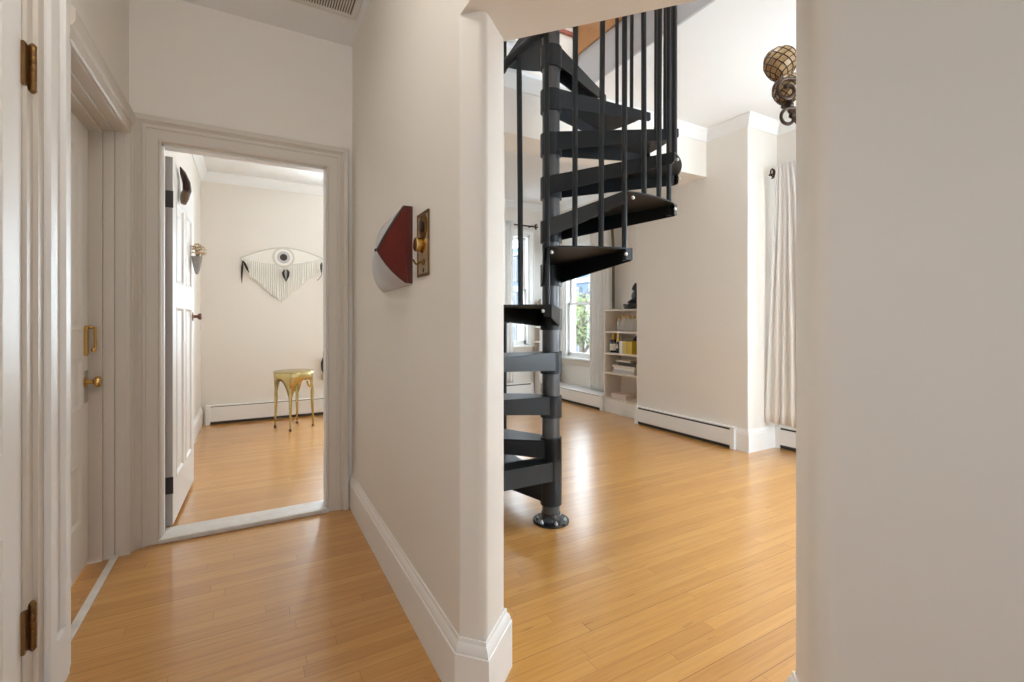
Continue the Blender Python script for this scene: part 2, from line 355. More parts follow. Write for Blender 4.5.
# ------------------------------------------------------------------ crown moulding
crown = [(0, 2.955), (0.008, 2.955), (0.014, 2.972), (0.030, 3.008), (0.050, 3.032), (0.062, 3.045), (0.062, 3.07), (0, 3.07)]
t = MB().sweep(crown, [(WX, -2.3), (WX, 2.655), (BX, 2.655), (BX, BMY), (OX, BMY)], side=1)
st(t.build('trim_1', M['ceil'], smooth=30), 'white crown moulding around the chimney breast and beam', 'crown moulding')
t = MB().sweep([(o, z) for o, z in crown], [(OX-0.02, BMY), (0.72, BMY)], side=1)
st(t.build('trim_2', M['ceil'], smooth=30), 'white crown moulding on the beam behind the stair', 'crown moulding')
t = MB().sweep(crown, [(WX, 4.06), (WX, BY), (1.7, BY)], side=1)
st(t.build('trim_3', M['ceil'], smooth=30), 'white crown moulding at the far end of the living room', 'crown moulding')
crown2 = [(o, z-0.165) for o, z in crown]
t = MB().sweep(crown2, [(1.58, BY), (-0.49, BY), (-0.49, 3.25)], side=1)
st(t.build('trim_4', M['ceil'], smooth=30), 'white crown moulding in the far room', 'crown moulding')
# ------------------------------------------------------------------ baseboards
base = [(0, 0), (0.020, 0), (0.020, 0.162), (0.0165, 0.164), (0.0165, 0.170), (0.012, 0.186), (0.006, 0.195), (0.005, 0.207), (0, 0.207)]
b = MB().sweep(base, [(0.72, 3.13), (0.72, 1.467), NC, NB, (HX, 1.363), (HX, DY)], side=1)
st(b.build('baseboard_hall_right', M['white'], smooth=25), 'tall white baseboard turning round the end of the hall wall', 'baseboard')
b = MB().sweep(base, [EB, RB, RCn, EC], side=1)
st(b.build('baseboard_diagonal', M['white'], smooth=25), 'white baseboard round the right side of the opening', 'baseboard')
b = MB().sweep(base, [(-0.49, BY), (-0.49, 3.26)], side=1)
st(b.build('baseboard_far_room', M['white'], smooth=25), 'white baseboard along the far room left wall', 'baseboard')
lb = MB().sweep(base, [(WX, 2.655), (BX, 2.655), (BX, 2.76)], side=1)
st(lb.build('baseboard_chimney', M['white'], smooth=25), 'white baseboard around the corner of the chimney breast', 'baseboard')
# ------------------------------------------------------------------ door casings
def casing_legs(mb, prof, s0, s1, zt, z0=0.0):
    rs = [[(s0-u, v, z0) for u, v in prof], [(s0-u, v, zt+u) for u, v in prof], [(s1+u, v, zt+u) for u, v in prof], [(s1+u, v, z0) for u, v in prof]]
    mb.rings(rs)
cprof = [(0, -0.01), (0, 0.010), (0.004, 0.017), (0.010, 0.019), (0.015, 0.013), (0.020, 0.015), (0.064, 0.017), (0.068, 0.023), (0.078, 0.026), (0.083, 0.020), (0.088, 0.022), (0.096, 0.030), (0.102, 0.038), (0.124, 0.040), (0.130, 0.034), (0.130, -0.01)]
fr = frame((0, DY), (1, 0), (0, -1))
m_ = MB(fr); casing_legs(m_, cprof, -0.416, 0.417, 2.156)
st(m_.build('trim_5', M['trim'], smooth=25), 'moulded off-white casing round the open doorway at the hall end', 'door casing')
jb = MB(); jb.box(-0.436, -0.416, DY+0.0105, DY+0.125, 0, 2.166); jb.box(0.417, 0.437, DY+0.0105, DY+0.125, 0, 2.166); jb.box(-0.436, 0.437, DY+0.0105, DY+0.125, 2.156, 2.176)
jb.box(-0.417, -0.409, DY+0.02, DY+0.06, 0, 2.158); jb.box(0.410, 0.418, DY+0.02, DY+0.06, 0, 2.158); jb.box(-0.417, 0.418, DY+0.02, DY+0.06, 2.148, 2.158)
st(jb.build('trim_6', M['white']), 'white door jamb of the open doorway at the hall end', 'door jamb')
th = MB(); th.prism([(-0.43, DY-0.03), (0.43, DY-0.03), (0.43, DY+0.14), (-0.43, DY+0.14)], 0, 0.026)
st(th.build('trim_7', M['threshold'], bevel=0.006), 'worn white wooden threshold across the open doorway', 'threshold')
# left doorway (recessed door): stepped jamb, casing, threshold
YB0, YB1 = 2.177, 3.045; LD = 0.139
j = MB()
for x0, x1, e in ((LX-0.041, LX+0.004, 0.002), (LX-0.085, LX-0.041, 0.012), (LX-0.19, LX-0.085, 0.023)):
    j.box(x0, x1, YB1-e, YB1+0.03, 0, 2.156+0.02); j.box(x0, x1, YB0-0.03, YB0+e, 0, 2.156+0.02); j.box(x0, x1, YB0, YB1, 2.156-e, 2.156+0.02)
st(j.build('trim_8', M['trim'], bevel=0.003), 'deep stepped off-white jamb around the recessed left door', 'door jamb')
c2 = [(0, -0.01), (0, 0.016), (0.006, 0.022), (0.014, 0.018), (0.050, 0.020), (0.056, 0.028), (0.072, 0.034), (0.110, 0.034), (0.118, 0.026), (0.118, -0.01)]
k = MB(frame((LX, 0), (0, 1), (1, 0)))
k.rings([[(YB1+u*0.62, v, 0) for u, v in c2], [(YB1+u*0.62, v, 2.156+u) for u, v in c2], [(2.127, v, 2.156+u) for u, v in c2]])
st(k.build('trim_9', M['trim'], smooth=25), 'off-white casing over and beyond the recessed left door', 'door casing')
k = MB()
pr = [(LX-0.02, 1.945), (LX+0.012, 1.945), (LX+0.020, 1.955), (LX+0.020, 2.010), (LX+0.006, 2.020), (LX+0.006, 2.080), (LX+0.020, 2.090), (LX+0.020, 2.125), (LX+0.010, 2.130), (LX+0.014, 2.150), (LX+0.010, 2.177), (LX-0.02, 2.177)]
k.prism(pr, 0.17, 2.42)
k.prism([(LX-0.02, 1.945), (LX+0.020, 1.945), (LX+0.020, 2.125), (LX+0.010, 2.130), (LX+0.014, 2.150), (LX+0.010, 2.177), (LX-0.02, 2.177)], 0, 0.172)
# sloped foot of the recess
k.prism([(LX+0.004, 2.012), (LX+0.0195, 2.012), (LX+0.0195, 2.088), (LX+0.004, 2.088)], 0.165, 0.176)
st(k.build('trim_10', M['white'], smooth=20), 'panelled white upright between the two left doors', 'door casing')
k = MB()
pr = [(LX-0.02, 1.800), (LX+0.004, 1.800), (LX+0.010, 1.806), (LX+0.010, 1.812), (LX+0.004, 1.818), (LX+0.004, 1.868), (LX+0.014, 1.874), (LX+0.014, 1.884), (LX+0.006, 1.890), (LX+0.006, 1.946), (LX-0.02, 1.946)]
k.prism(pr, 0, 2.42)
st(k.build('trim_11', M['trim'], smooth=20), 'moulded casing beside the hinged near left door', 'door casing')
st(MB().box(LX-0.055, LX-0.025, YB0, YB1-0.0, 0, 0.012).build('trim_12', M['threshold'], bevel=0.004), 'narrow worn white threshold strip at the recessed left door', 'threshold')

# ------------------------------------------------------------------ doors
def door_leaf(root, T, w, h, th, cols, rows, mat, z0=0.012, both=False):
    """slab face at n=0, thickness to -th; panels recessed into the face"""
    mb = MB(T)
    xs = sorted([0]+[a for c in cols for a in c]+[w]); zs = sorted([z0]+[a for r in rows for a in r]+[h])
    # stiles and rails
    for i in range(0, len(xs)-1, 2): mb.box(xs[i], xs[i+1], -th, 0, z0, h)
    for c in cols:
        for i in range(0, len(zs)-1, 2): mb.box(c[0], c[1], -th, 0, zs[i], zs[i+1])
    leaf = mb.build('leaf', mat, root)
    for c in cols:
        for r in rows:
            p = MB(T); a0, a1, b0, b1 = c[0], c[1], r[0], r[1]
            p.box(a0-0.002, a1+0.002, -th*0.5-0.003, -0.0085, b0-0.002, b1+0.002)
            def ringm(d, n): return [(a0+d, n, b0+d), (a1-d, n, b0+d), (a1-d, n, b1-d), (a0+d, n, b1-d)]
            seq = [(0, 0.0), (0, 0.002), (0.006, 0.003), (0.012, 0.0005), (0.020, -0.005), (0.024, -0.0075), (0.055, -0.0075), (0.075, -0.003)]
            p.rings([ringm(d, n) for d, n in seq], cap=False)
            p.face([p.v(q) for q in ringm(0.075, -0.003)])
            p.build('panel', mat, root)
    return leaf
def knob(mb, T, s, n, z, r=0.028, l=0.062):
    prof = [(0.030, 0), (0.030, 0.004), (0.012, 0.008), (0.010, 0.024), (0.012, l*0.5), (r*0.9, l*0.62), (r, l*0.78), (r*0.85, l*0.94), (r*0.3, l)]
    rs = []
    for rr, hh in prof: rs.append([T(s+rr*cos(2*PI*k/20), n+hh, z+rr*sin(2*PI*k/20)) for k in range(20)])
    mb.rings(rs)
# recessed door
T = frame((LX-LD, YB0), (0, 1), (1, 0))
d1 = thing('door_1', 'white recessed panel door in the left hall wall with brass latch and knob', 'door', (LX-LD, YB0, 0), kind='structure')
door_leaf(d1, T, YB1-YB0-0.024, 2.13, 0.04, ((0.11, 0.375), (0.47, 0.745)), ((0.24, 0.53), (0.78, 1.02), (1.15, 2.0)), M['white'])
m_ = MB(); knob(m_, T, 0.80, 0, 0.90); kb = m_.build('knob', M['brass'], d1, smooth=True)
tag(kb, 'round brass door knob')
m_ = MB(T); m_.box(0.785, 0.835, 0, 0.004, 0.80, 0.955); m_.build('key_plate', M['nickel'], d1, bevel=0.002)
m_ = MB(T)
pl = [(0.776+0.036*0.5+0.018*cos(a), 1.10+0.055*(1 if sin(a) > 0 else -1)+0.018*sin(a)) for a in [2*PI*k/24+0.01 for k in range(24)]]
m_.rings([[(a, 0, z) for a, z in pl], [(a, 0.010, z) for a, z in pl], [(0.794+(a-0.794)*0.8, 0.013, 1.10+(z-1.10)*0.95) for a, z in pl]])
lt = m_.build('door_guard', M['brass'], d1, smooth=30); tag(lt, 'brass swing bar door guard')
m_ = MB(); m_.tube([T(0.800, 0.010, 1.165), T(0.812, 0.034, 1.165), T(0.812, 0.036, 1.06), T(0.800, 0.030, 1.045)], 0.006, 8); m_.sphere(T(0.806, 0.030, 1.055), 0.011, 10, 8); m_.sphere(T(0.806, 0.020, 1.165), 0.010, 10, 8)
m_.build('guard_bar', M['brass'], lt, smooth=True)
# near door, closed, hinges on the right
T = frame((LX+0.002, 1.797), (0, -1), (1, 0))
d2 = thing('door_2', 'off-white panel door at the left edge with two brass butt hinges', 'door', (LX+0.002, 1.797, 0), kind='structure')
door_leaf(d2, T, 0.80, 2.14, 0.04, ((0.115, 0.365), (0.45, 0.69)), ((0.266, 0.645), (0.85, 2.02)), M['white'])
for zc in (1.915, 0.33):
    m_ = MB(T); m_.box(-0.028, 0.006, 0.0, 0.008, zc-0.060, zc+0.060); m_.box(-0.060, -0.034, 0.003, 0.0095, zc-0.060, zc+0.060)
    hg = m_.build('hinge', M['agedbrass'], d2, bevel=0.001)
    m_ = MB()
    for i in range(5): m_.lathe(T(-0.032, 0.014, zc-0.060+i*0.024), [(0.0078, 0.0006), (0.0085, 0.003), (0.0085, 0.021), (0.0078, 0.0234)], 12)
    m_.lathe(T(-0.032, 0.014, zc+0.060), [(0.0085, 0), (0.009, 0.004), (0.004, 0.011)], 12); m_.lathe(T(-0.032, 0.014, zc-0.071), [(0.004, 0), (0.009, 0.007), (0.0085, 0.011)], 12)
    m_.build('hinge_knuckle', M['agedbrass'], hg, smooth=True)
# open door into the far room
T = frame((-0.384, 3.275), (0.0296, 0.99956), (0.99956, -0.0296))
d3 = thing('door_3', 'white panel door standing open into the far room with black hinges', 'door', (-0.384, 3.275, 0), kind='structure')
door_leaf(d3, T, 0.86, 2.13, 0.036, ((0.12, 0.38), (0.48, 0.74)), ((0.27, 1.28), (1.42, 1.90)), M['white'], z0=0.03)
m_ = MB(); knob(m_, T, 0.79, 0, 1.225, 0.024, 0.060); tag(m_.build('knob', M['knobbrown'], d3, smooth=True), 'reddish brown door knob')
m_ = MB(T); m_.box(0.0015, 0.86, -0.0365, -0.036, 0.03, 2.13); m_.box(-0.0012, 0.0, -0.0355, -0.0005, 0.032, 2.128); m_.build('hinge_edge', M['nickel'], d3)
for zc in (1.888, 0.258):
    m_ = MB(T); m_.box(-0.0042, -0.001, -0.036, 0.003, zc-0.048, zc+0.048); h_ = m_.build('hinge', M['darkedge'], d3, bevel=0.001); tag(h_, 'black butt hinge')
    m_ = MB(T); m_.box(-0.010, -0.004, -0.044, -0.036, zc-0.048, zc+0.048); m_.build('hinge_knuckle', M['darkedge'], h_, bevel=0.002)

# ------------------------------------------------------------------ windows
DAY = {2: 115, 4: 150, 5: 72}      # watts of area lamps added outside unseen windows in place of daylight
def window(n, T, w, z0, z1, label, meet=None, case=0.085, mull=False, depth=0.16, portal=True, casing=True):
    """opening s 0..w, wall face n=0, room side n>0; glass set back into the wall"""
    o0 = T(w/2, 0, z0)
    r = thing('window_%d' % n, label, 'window', (o0[0], o0[1], 0), kind='structure')
    if casing:
        mb = MB(T); pr = [(0, -0.002), (0, 0.014), (0.012, 0.018), (case*0.7, 0.018), (case*0.78, 0.028), (case, 0.030), (case, -0.002)]
        mb.rings([[(0-u, v, z0) for u, v in pr], [(0-u, v, z1+u) for u, v in pr], [(w+u, v, z1+u) for u, v in pr], [(w+u, v, z0) for u, v in pr]])
        mb.build('window_casing', M['white'], r, smooth=25)
        mb = MB(T); mb.box(-case-0.02, w+case+0.02, -depth+0.02, 0.055, z0-0.028, z0); mb.build('sill', M['white'], r, bevel=0.006)
        mb = MB(T); mb.box(-case, w+case, -0.002, 0.018, z0-0.115, z0-0.028); mb.box(-case, w+case, -0.002, 0.024, z0-0.052, z0-0.028); mb.build('apron', M['trim'], r, bevel=0.003)
    mb = MB(T)
    for a, b_, c_, d_ in ((0, 0.03, z0, z1), (w-0.03, w, z0, z1), (0, w, z1-0.03, z1), (0, w, z0, z0+0.012)): mb.box(a, b_, -depth, -0.004, c_, d_)
    mb.build('window_frame', M['white'], r, bevel=0.002)
    meet = meet or (z0+z1)/2
    for nm, za, zb, n0 in (('lower_sash', z0+0.012, meet+0.02, -0.085), ('upper_sash', meet-0.02, z1-0.03, -0.125)):
        mb = MB(T); a, b_ = 0.03, w-0.03; s_ = 0.042
        mb.box(a, a+s_, n0, n0+0.036, za, zb); mb.box(b_-s_, b_, n0, n0+0.036, za, zb)
        mb.box(a, b_, n0, n0+0.036, zb-0.04, zb); mb.box(a, b_, n0, n0+0.036, za, za+(0.065 if nm == 'lower_sash' else 0.04))
        if mull: mb.box((a+b_)/2-0.01, (a+b_)/2+0.01, n0+0.008, n0+0.03, za, zb)
        s = mb.build(nm, M['white'], r, bevel=0.003)
        mb = MB(T); mb.box(a+s_-0.004, b_-s_+0.004, n0+0.016, n0+0.019, za+0.035, zb-0.035); mb.build('pane', M['pane'], s)
    if portal:
        ld = bpy.data.lights.new('daylight_portal_%d' % n, 'AREA'); ld.shape = 'RECTANGLE'; ld.size = w; ld.size_y = z1-z0
        if n in DAY: ld.energy = DAY[n]; ld.color = (0.81, 0.925, 1.0)
        else: ld.cycles.is_portal = True
        lo = bpy.data.objects.new('daylight_portal_%d' % n, ld); C.objects.link(lo)
        lo.location = T(w/2, -depth-0.06, (z0+z1)/2)
        nx = Vector(T(0, 1, 0))-Vector(T(0, 0, 0))
        lo.rotation_euler = nx.to_track_quat('-Z', 'Z').to_euler()
    return r
window(1, frame((WX, W1[1]), (0, -1), (-1, 0)), W1[1]-W1[0], W1[2], W1[3], 'white sash window beyond the spiral stair with tree view', meet=1.455, depth=0.2)
window(2, frame((WX, W2[1]), (0, -1), (-1, 0)), W2[1]-W2[0], W2[2], W2[3], 'white sash window behind the ivory curtain at right', meet=1.455, depth=0.2)
window(3, frame((W3[0], BY), (1, 0), (0, -1)), W3[1]-W3[0], W3[2], W3[3], 'narrow white window on the back wall left of the stair pole', depth=0.18)
window(4, frame((W4[0], -2.3), (1, 0), (0, 1)), W4[1]-W4[0], W4[2], W4[3], 'wide unseen window added behind the viewer to light the living room', mull=True, depth=0.11)  # unseen window, added to bring more light into the living room
window(6, frame((W5[0], -2.3), (1, 0), (0, 1)), W5[1]-W5[0], W5[2], W5[3], 'unseen window added behind the viewer to light the hall', depth=0.11)  # unseen window, added as soft fill for hall and foyer
window(5, frame((0.95, BY), (1, 0), (0, -1)), 0.55, 0.75, 2.3, 'unseen window added beside the woven hanging to light the far room', depth=0.11)  # unseen window, added to brighten the far room

# ------------------------------------------------------------------ upper storey seen through the stair opening
fs = MB(); fs.box(OX-0.012, OX+0.004, OY0, OY1, LC-0.001, LC+0.31)
st(fs.build('trim_13', M['fascia']), 'white edge of the stair opening overhead with shade in its colour', 'stair opening trim')
fs = MB(); fs.box(OX-0.024, OX+0.04, OY0, OY1+0.1, LC+0.31, LC+0.72)
st(fs.build('trim_14', M['nosing'], bevel=0.004), 'amber wood board above the stair opening edge', 'stair opening trim')
fs = MB(); fs.box(0.72, OX-0.024, OY1-0.02, OY1+0.1, 3.32, 3.62)
st(fs.build('wall_upper_knee', M['wall']), 'cream upstairs knee wall beyond the stair', 'wall')
fs = MB(); fs.box(0.72, OX-0.024, OY1-0.028, OY1+0.1, 3.50, 3.535)
st(fs.build('trim_15', M['redwood']), 'thin reddish trim upstairs beyond the stair', 'stair opening trim')
fs = MB(); fs.box(0.72, OX-0.024, OY1-0.034, OY1+0.1, 3.585, 3.615)
st(fs.build('trim_16', M['darkedge']), 'thin dark trim upstairs beyond the stair', 'stair opening trim')
fs = MB(); fs.box(0.72, OX-0.024, OY1-0.05, OY1+0.12, 3.62, 3.70)
st(fs.build('trim_17', M['white']), 'white rail upstairs beyond the stair', 'stair opening trim')
up = MB(); up.box(0.1, 4.6, 4.4, 4.5, 3.3, 5.6); up.box(4.5, 4.6, -0.5, 4.5, 3.3, 5.6); up.box(0.1, 4.6, -0.6, -0.5, 3.3, 5.6); up.box(0.1, 0.2, -0.6, 4.5, 3.3, 5.6)
st(up.build('wall_upper', M['nosing']), 'wood panelled upstairs walls above the stair', 'wall')
up = MB(); up.box(0.1, 0.75, -0.6, 4.5, 3.29, 3.38)
st(up.build('floor_upper', M['nosing']), 'upstairs floor beside the stair opening', 'floor')
up = MB(); up.box(0.1, 4.6, 3.0, 4.5, 5.5, 5.6); up.box(0.1, 4.6, -0.6, 0.8, 5.5, 5.6); up.box(0.1, 0.9, 0.8, 3.0, 5.5, 5.6); up.box(3.2, 4.6, 0.8, 3.0, 5.5, 5.6)
st(up.build('ceiling_upper', M['ceil']), 'white upstairs ceiling with a skylight', 'ceiling')
ld = bpy.data.lights.new('skylight_portal', 'AREA'); ld.shape = 'RECTANGLE'; ld.size = 2.3; ld.size_y = 2.2; ld.energy = 60; ld.color = (0.93, 0.965, 1.0)
lo = bpy.data.objects.new('skylight_portal', ld); C.objects.link(lo); lo.location = (2.05, 1.9, 5.7)

# ------------------------------------------------------------------ spiral stair
PX, PY = 1.568, 2.324; RISE = 0.2587; Z5 = 1.269; TH = 29.25
RT, RBAR, HUB = 0.735, 0.700, 0.058
def pol(r, b): a = rad(b-TH); return (PX+r*cos(a), PY+r*sin(a))
stair = thing('spiral_staircase', 'black metal spiral staircase with round steel pole and slim balusters', 'staircase', (PX, PY, 0))
m_ = MB(); m_.lathe((PX, PY, 0), [(0.052, 0.004), (0.052, 3.62)], 28); m_.build('centre_pole', M['steel'], stair, smooth=30)
m_ = MB(); m_.lathe((PX, PY, 0), [(0.108, 0), (0.108, 0.010), (0.104, 0.013), (0.062, 0.013), (0.058, 0.02), (0.056, 0.058), (0.052, 0.058)], 36); bp_ = m_.build('base_plate', M['gloss_black'], stair, smooth=30)
for k in range(6):
    a = 2*PI*k/6+0.3; m_ = MB(); x, y = PX+0.084*cos(a), PY+0.084*sin(a)
    m_.lathe((x, y, 0.012), [(0.011, 0), (0.011, 0.008), (0.006, 0.009), (0.005, 0.018), (0.002, 0.02)], 6); m_.build('anchor_bolt', M['bolt'], bp_)
def tread(n):
    z = Z5+(n-5)*RISE; a0 = -96+30*(n-6)-1.5; a1 = a0+(33 if n != 11 else 9)      # the top arm is narrow
    FH, PT = 0.108, 0.006
    m_ = MB(); P = []
    h0 = pol(HUB, a0-66); h1 = pol(HUB, a1+66)
    rim = [pol(RT, a0+(a1-a0)*k/8) for k in range(9)]
    m_.prism([h0]+rim+[h1], z-PT, z)
    for hb, rb, s in ((h0, rim[0], 1), (h1, rim[-1], -1)):
        d = Vector((rb[0]-hb[0], rb[1]-hb[1])).normalized(); nn = Vector((-d.y, d.x))*s*PT
        # flange: deep at the hub, shallower towards the rim
        o_ = (nn.x, nn.y); zt_ = z-PT*0.5; zh, ze = z-FH, z-0.058
        q = Vector(rb)-d*0.012
        a_ = [m_.v((hb[0], hb[1], zt_)), m_.v((rb[0], rb[1], zt_)), m_.v((rb[0], rb[1], ze+0.012)), m_.v((q.x, q.y, ze)), m_.v((hb[0], hb[1], zh))]
        b_ = [m_.v((hb[0]+o_[0], hb[1]+o_[1], zt_)), m_.v((rb[0]+o_[0], rb[1]+o_[1], zt_)), m_.v((rb[0]+o_[0], rb[1]+o_[1], ze+0.012)), m_.v((q.x+o_[0], q.y+o_[1], ze)), m_.v((hb[0]+o_[0], hb[1]+o_[1], zh))]
        m_.face(a_); m_.face(b_[::-1])
        for i_ in range(5): m_.face([a_[i_], a_[(i_+1) % 5], b_[(i_+1) % 5], b_[i_]])
        # short return tab at the rim that takes the baluster bolt
        if s == -1:
            q = Vector(rb)+Vector((-d.y, d.x))*s*0.036
            m_.prism([rb, (q.x, q.y), (q.x-d.x*PT, q.y-d.y*PT), (rb[0]-d.x*PT, rb[1]-d.y*PT)], ze+0.004, zt_)
    tr = m_.build('tread', M['black'], stair, smooth=20)
    m_ = MB(); m_.lathe((PX, PY, z-0.128), [(0.0525, 0), (0.064, 0), (0.064, 0.126), (0.060, 0.130), (0.0525, 0.130)], 28); m_.build('hub_sleeve', M['black'], tr, smooth=30)
    for ab in (a0+3.0, a1-3.0):
        m_ = MB(); c = pol(RT+0.002, ab); m_.sphere((c[0], c[1], z-0.030), 0.0085, 10, 8); m_.build('bolt', M['bolt'], tr, smooth=True)
for n in range(1, 14): tread(n)
m_ = MB(); m_.lathe((PX, PY, 0.232), [(0.0525, 0), (0.064, 0), (0.064, 0.272), (0.0525, 0.272)], 28); m_.build('spacer_sleeve', M['black'], stair, smooth=30)
d = Vector((-1, 0)); c0 = Vector((PX, PY-0.062))
m_ = MB(); m_.box(0.765, PX-0.035, PY-0.070, PY-0.062, 0.262, 0.372); m_.box(0.765, PX-0.035, PY-0.062, PY+0.06, 0.364, 0.372); m_.build('brace_arm', M['black'], stair, bevel=0.002)
def zrail(b): return 2.39+(b+110)*RISE/30
for k in range(-15, 24):
    if k in (16, 17): continue
    b_ = -96+10*k; m3 = k % 3
    nt_ = 6+math.floor(k/3); low = Z5+(nt_-5-(1 if m3 == 0 else 0))*RISE
    if nt_-(1 if m3 == 0 else 0) < 1: low = Z5+(1-5)*RISE
    p = pol(RBAR, b_); q = pol(RBAR, b_+random.uniform(-0.9, 0.9))
    z0 = low-(0.055 if m3 == 0 else 0.004)
    m_ = MB(); m_.tube([(p[0], p[1], z0), (p[0]+(q[0]-p[0])*0.3, p[1]+(q[1]-p[1])*0.3, z0+0.5), (q[0], q[1], zrail(b_))], 0.0125, 10); m_.build('baluster', M['black'], stair, smooth=30)
m_ = MB(); m_.tube([(*pol(RBAR, b_), zrail(b_)) for b_ in [x*2-249 for x in range(0, 192)]], 0.021, 12); m_.build('handrail', M['black'], stair, smooth=True)

# ------------------------------------------------------------------ baseboard heaters
def heater(T, w, label, h=0.205, dep=0.06, gap=0.016, name='baseboard_heater'):
    o = T(0, 0, 0); r = thing(name, label, 'heater', (o[0], o[1], 0))
    m_ = MB(T); m_.box(0, w, dep-0.006, dep, 0.035, h-0.012-gap); m_.build('front_panel', M['white'], r, bevel=0.002)
    m_ = MB(T); m_.prism([(0, 0), (w, 0), (w, dep-0.004), (0, dep-0.004)], h-0.012, h); m_.box(0, w, 0, 0.006, 0.0, h); m_.build('top_cover', M['white'], r, bevel=0.002)
    m_ = MB(T); m_.box(0.01, w-0.01, 0.006, dep-0.014, 0.004, h-0.014); m_.build('gap_shade', M['darkgap'], r)  # near-black filler, paints the shade of the slot and toe gap
    for a in (0, w-0.045):
        m_ = MB(T); m_.box(a, a+0.045, 0, dep+0.002, 0.0 if a else 0.0, h+0.002); m_.build('end_cap', M['white'], r, bevel=0.003)
    return r
heater(frame((BX, 4.05), (0, -1), (-1, 0)), 1.285, 'long white baseboard heater along the foot of the chimney breast', dep=0.045)
heater(frame((WX, 2.64), (0, -1), (-1, 0)), 1.9, 'white baseboard heater under the ivory curtain at right', dep=0.06)
heater(frame((-0.44, BY), (1, 0), (0, -1)), 1.9, 'white baseboard heater behind the brass stool in the far room', dep=0.06, h=0.22, gap=0.007)
heater(frame((2.0, BY), (1, 0), (0, -1)), 1.95, 'white baseboard heater on the living room back wall', dep=0.06)
# low built-out heater cover under the far window
h_ = heater(frame((WX, 6.18), (0, -1), (-1, 0)), 1.375, 'deep white heater cover below the sash window', dep=0.33, h=0.20, gap=0.004)

# ------------------------------------------------------------------ bookcases
def bookcase(x0, x1, y0, y1, shelves, top, label, name='bookcase', panels=True):
    r = thing(name, label, 'bookcase', ((x0+x1)/2, (y0+y1)/2, 0))
    m_ = MB()
    m_.box(x0, x1, y0, y0+0.02, 0, top-0.02); m_.box(x0, x1, y1-0.02, y1, 0, top-0.02); m_.box(x1-0.015, x1, y0+0.02, y1-0.02, 0, top-0.02)
    m_.build('carcass', M['shelf'], r, bevel=0.002)
    m_ = MB(); m_.box(x0-0.012, x1, y0, y1, top-0.022, top); m_.build('top_board', M['shelf'], r, bevel=0.003)
    m_ = MB(); m_.box(x0, x0+0.02, y0, y1, 0, shelves[0]-0.0); m_.box(x0-0.006, x0, y0, y1, 0, 0.09); m_.build('plinth', M['white'], r, bevel=0.003)
    for z in shelves:
        m_ = MB(); m_.box(x0-0.004, x1-0.015, y0+0.02, y1-0.02, z-0.022, z); m_.build('shelf', M['shelf'], r, bevel=0.002)
    return r
BK = 4.08
bookcase(BK, 4.372, 4.066, 4.80, (0.19, 0.52, 0.775, 1.055), 1.335, 'cream built-in bookcase between the sash window and chimney breast')
bookcase(3.99, 4.30, 6.19, 6.395, (0.62, 0.86, 1.10), 1.335, 'narrow cream shelf unit in the far corner behind the stair pole')
# statue
st_ = thing('seated_statue', 'dark bronze statue of a seated cross-legged figure on top of the bookcase', 'statue', (4.20, 4.345, 1.335))
def skin_body(name, verts, edges, radii, parent, loc, sub=2, s=1.0, rot=0.0):
    me = bpy.data.meshes.new(name); cr, sr = cos(rot), sin(rot)
    me.from_pydata([((v[0]*cr-v[1]*sr)*s, (v[0]*sr+v[1]*cr)*s, v[2]*s) for v in verts], edges, []); o = bpy.data.objects.new(name, me); C.objects.link(o)
    md = o.modifiers.new('skin', 'SKIN'); md.use_smooth_shade = True
    for i, q in enumerate(radii):
        q = q if isinstance(q, tuple) else (q, q)
        me.skin_vertices[0].data[i].radius = (q[0]*s, q[1]*s); me.skin_vertices[0].data[i].use_root = (i == 0)
    sb = o.modifiers.new('sub', 'SUBSURF'); sb.levels = sub; sb.render_levels = sub
    me.materials.append(M['statue']); o.parent = parent; o.location = loc; ORG[o.name] = (0, 0, 0)
    return o
sv = [(0, 0, 0.045), (0, 0, 0.10), (0, 0, 0.155), (0, 0, 0.195), (0, 0.0, 0.225),
      (-0.07, 0.02, 0.04), (-0.14, 0.06, 0.032), (-0.09, 0.115, 0.026), (0.0, 0.125, 0.024),
      (0.07, 0.02, 0.04), (0.14, 0.06, 0.032), (0.09, 0.12, 0.04), (0.0, 0.13, 0.05),
      (-0.062, -0.005, 0.185), (-0.085, 0.0, 0.13), (-0.055, 0.065, 0.085), (-0.01, 0.085, 0.08),
      (0.062, -0.005, 0.185), (0.085, 0.0, 0.13), (0.055, 0.065, 0.085), (0.01, 0.085, 0.08)]
se = [(0, 1), (1, 2), (2, 3), (3, 4), (0, 5), (5, 6), (6, 7), (7, 8), (0, 9), (9, 10), (10, 11), (11, 12), (3, 13), (13, 14), (14, 15), (15, 16), (3, 17), (17, 18), (18, 19), (19, 20)]
sr_ = [(0.06, 0.05), (0.05, 0.04), (0.056, 0.042), (0.05, 0.034), 0.022, 0.042, 0.034, 0.026, 0.018, 0.042, 0.034, 0.026, 0.018, 0.026, 0.021, 0.017, 0.014, 0.026, 0.021, 0.017, 0.014]
SROT = rad(46)
skin_body('body', sv, se, sr_, st_, (0, 0, 0), s=1.05, rot=SROT)
m_ = MB(); m_.sphere((4.20, 4.345, 1.335+0.262), 0.036, 16, 12, (0.92, 0.98, 1.2)); fx, fy = -sin(SROT), cos(SROT)
m_.sphere((4.20+fx*0.036, 4.345+fy*0.036, 1.335+0.258), 0.010, 8, 6, (0.8, 0.8, 1.4))
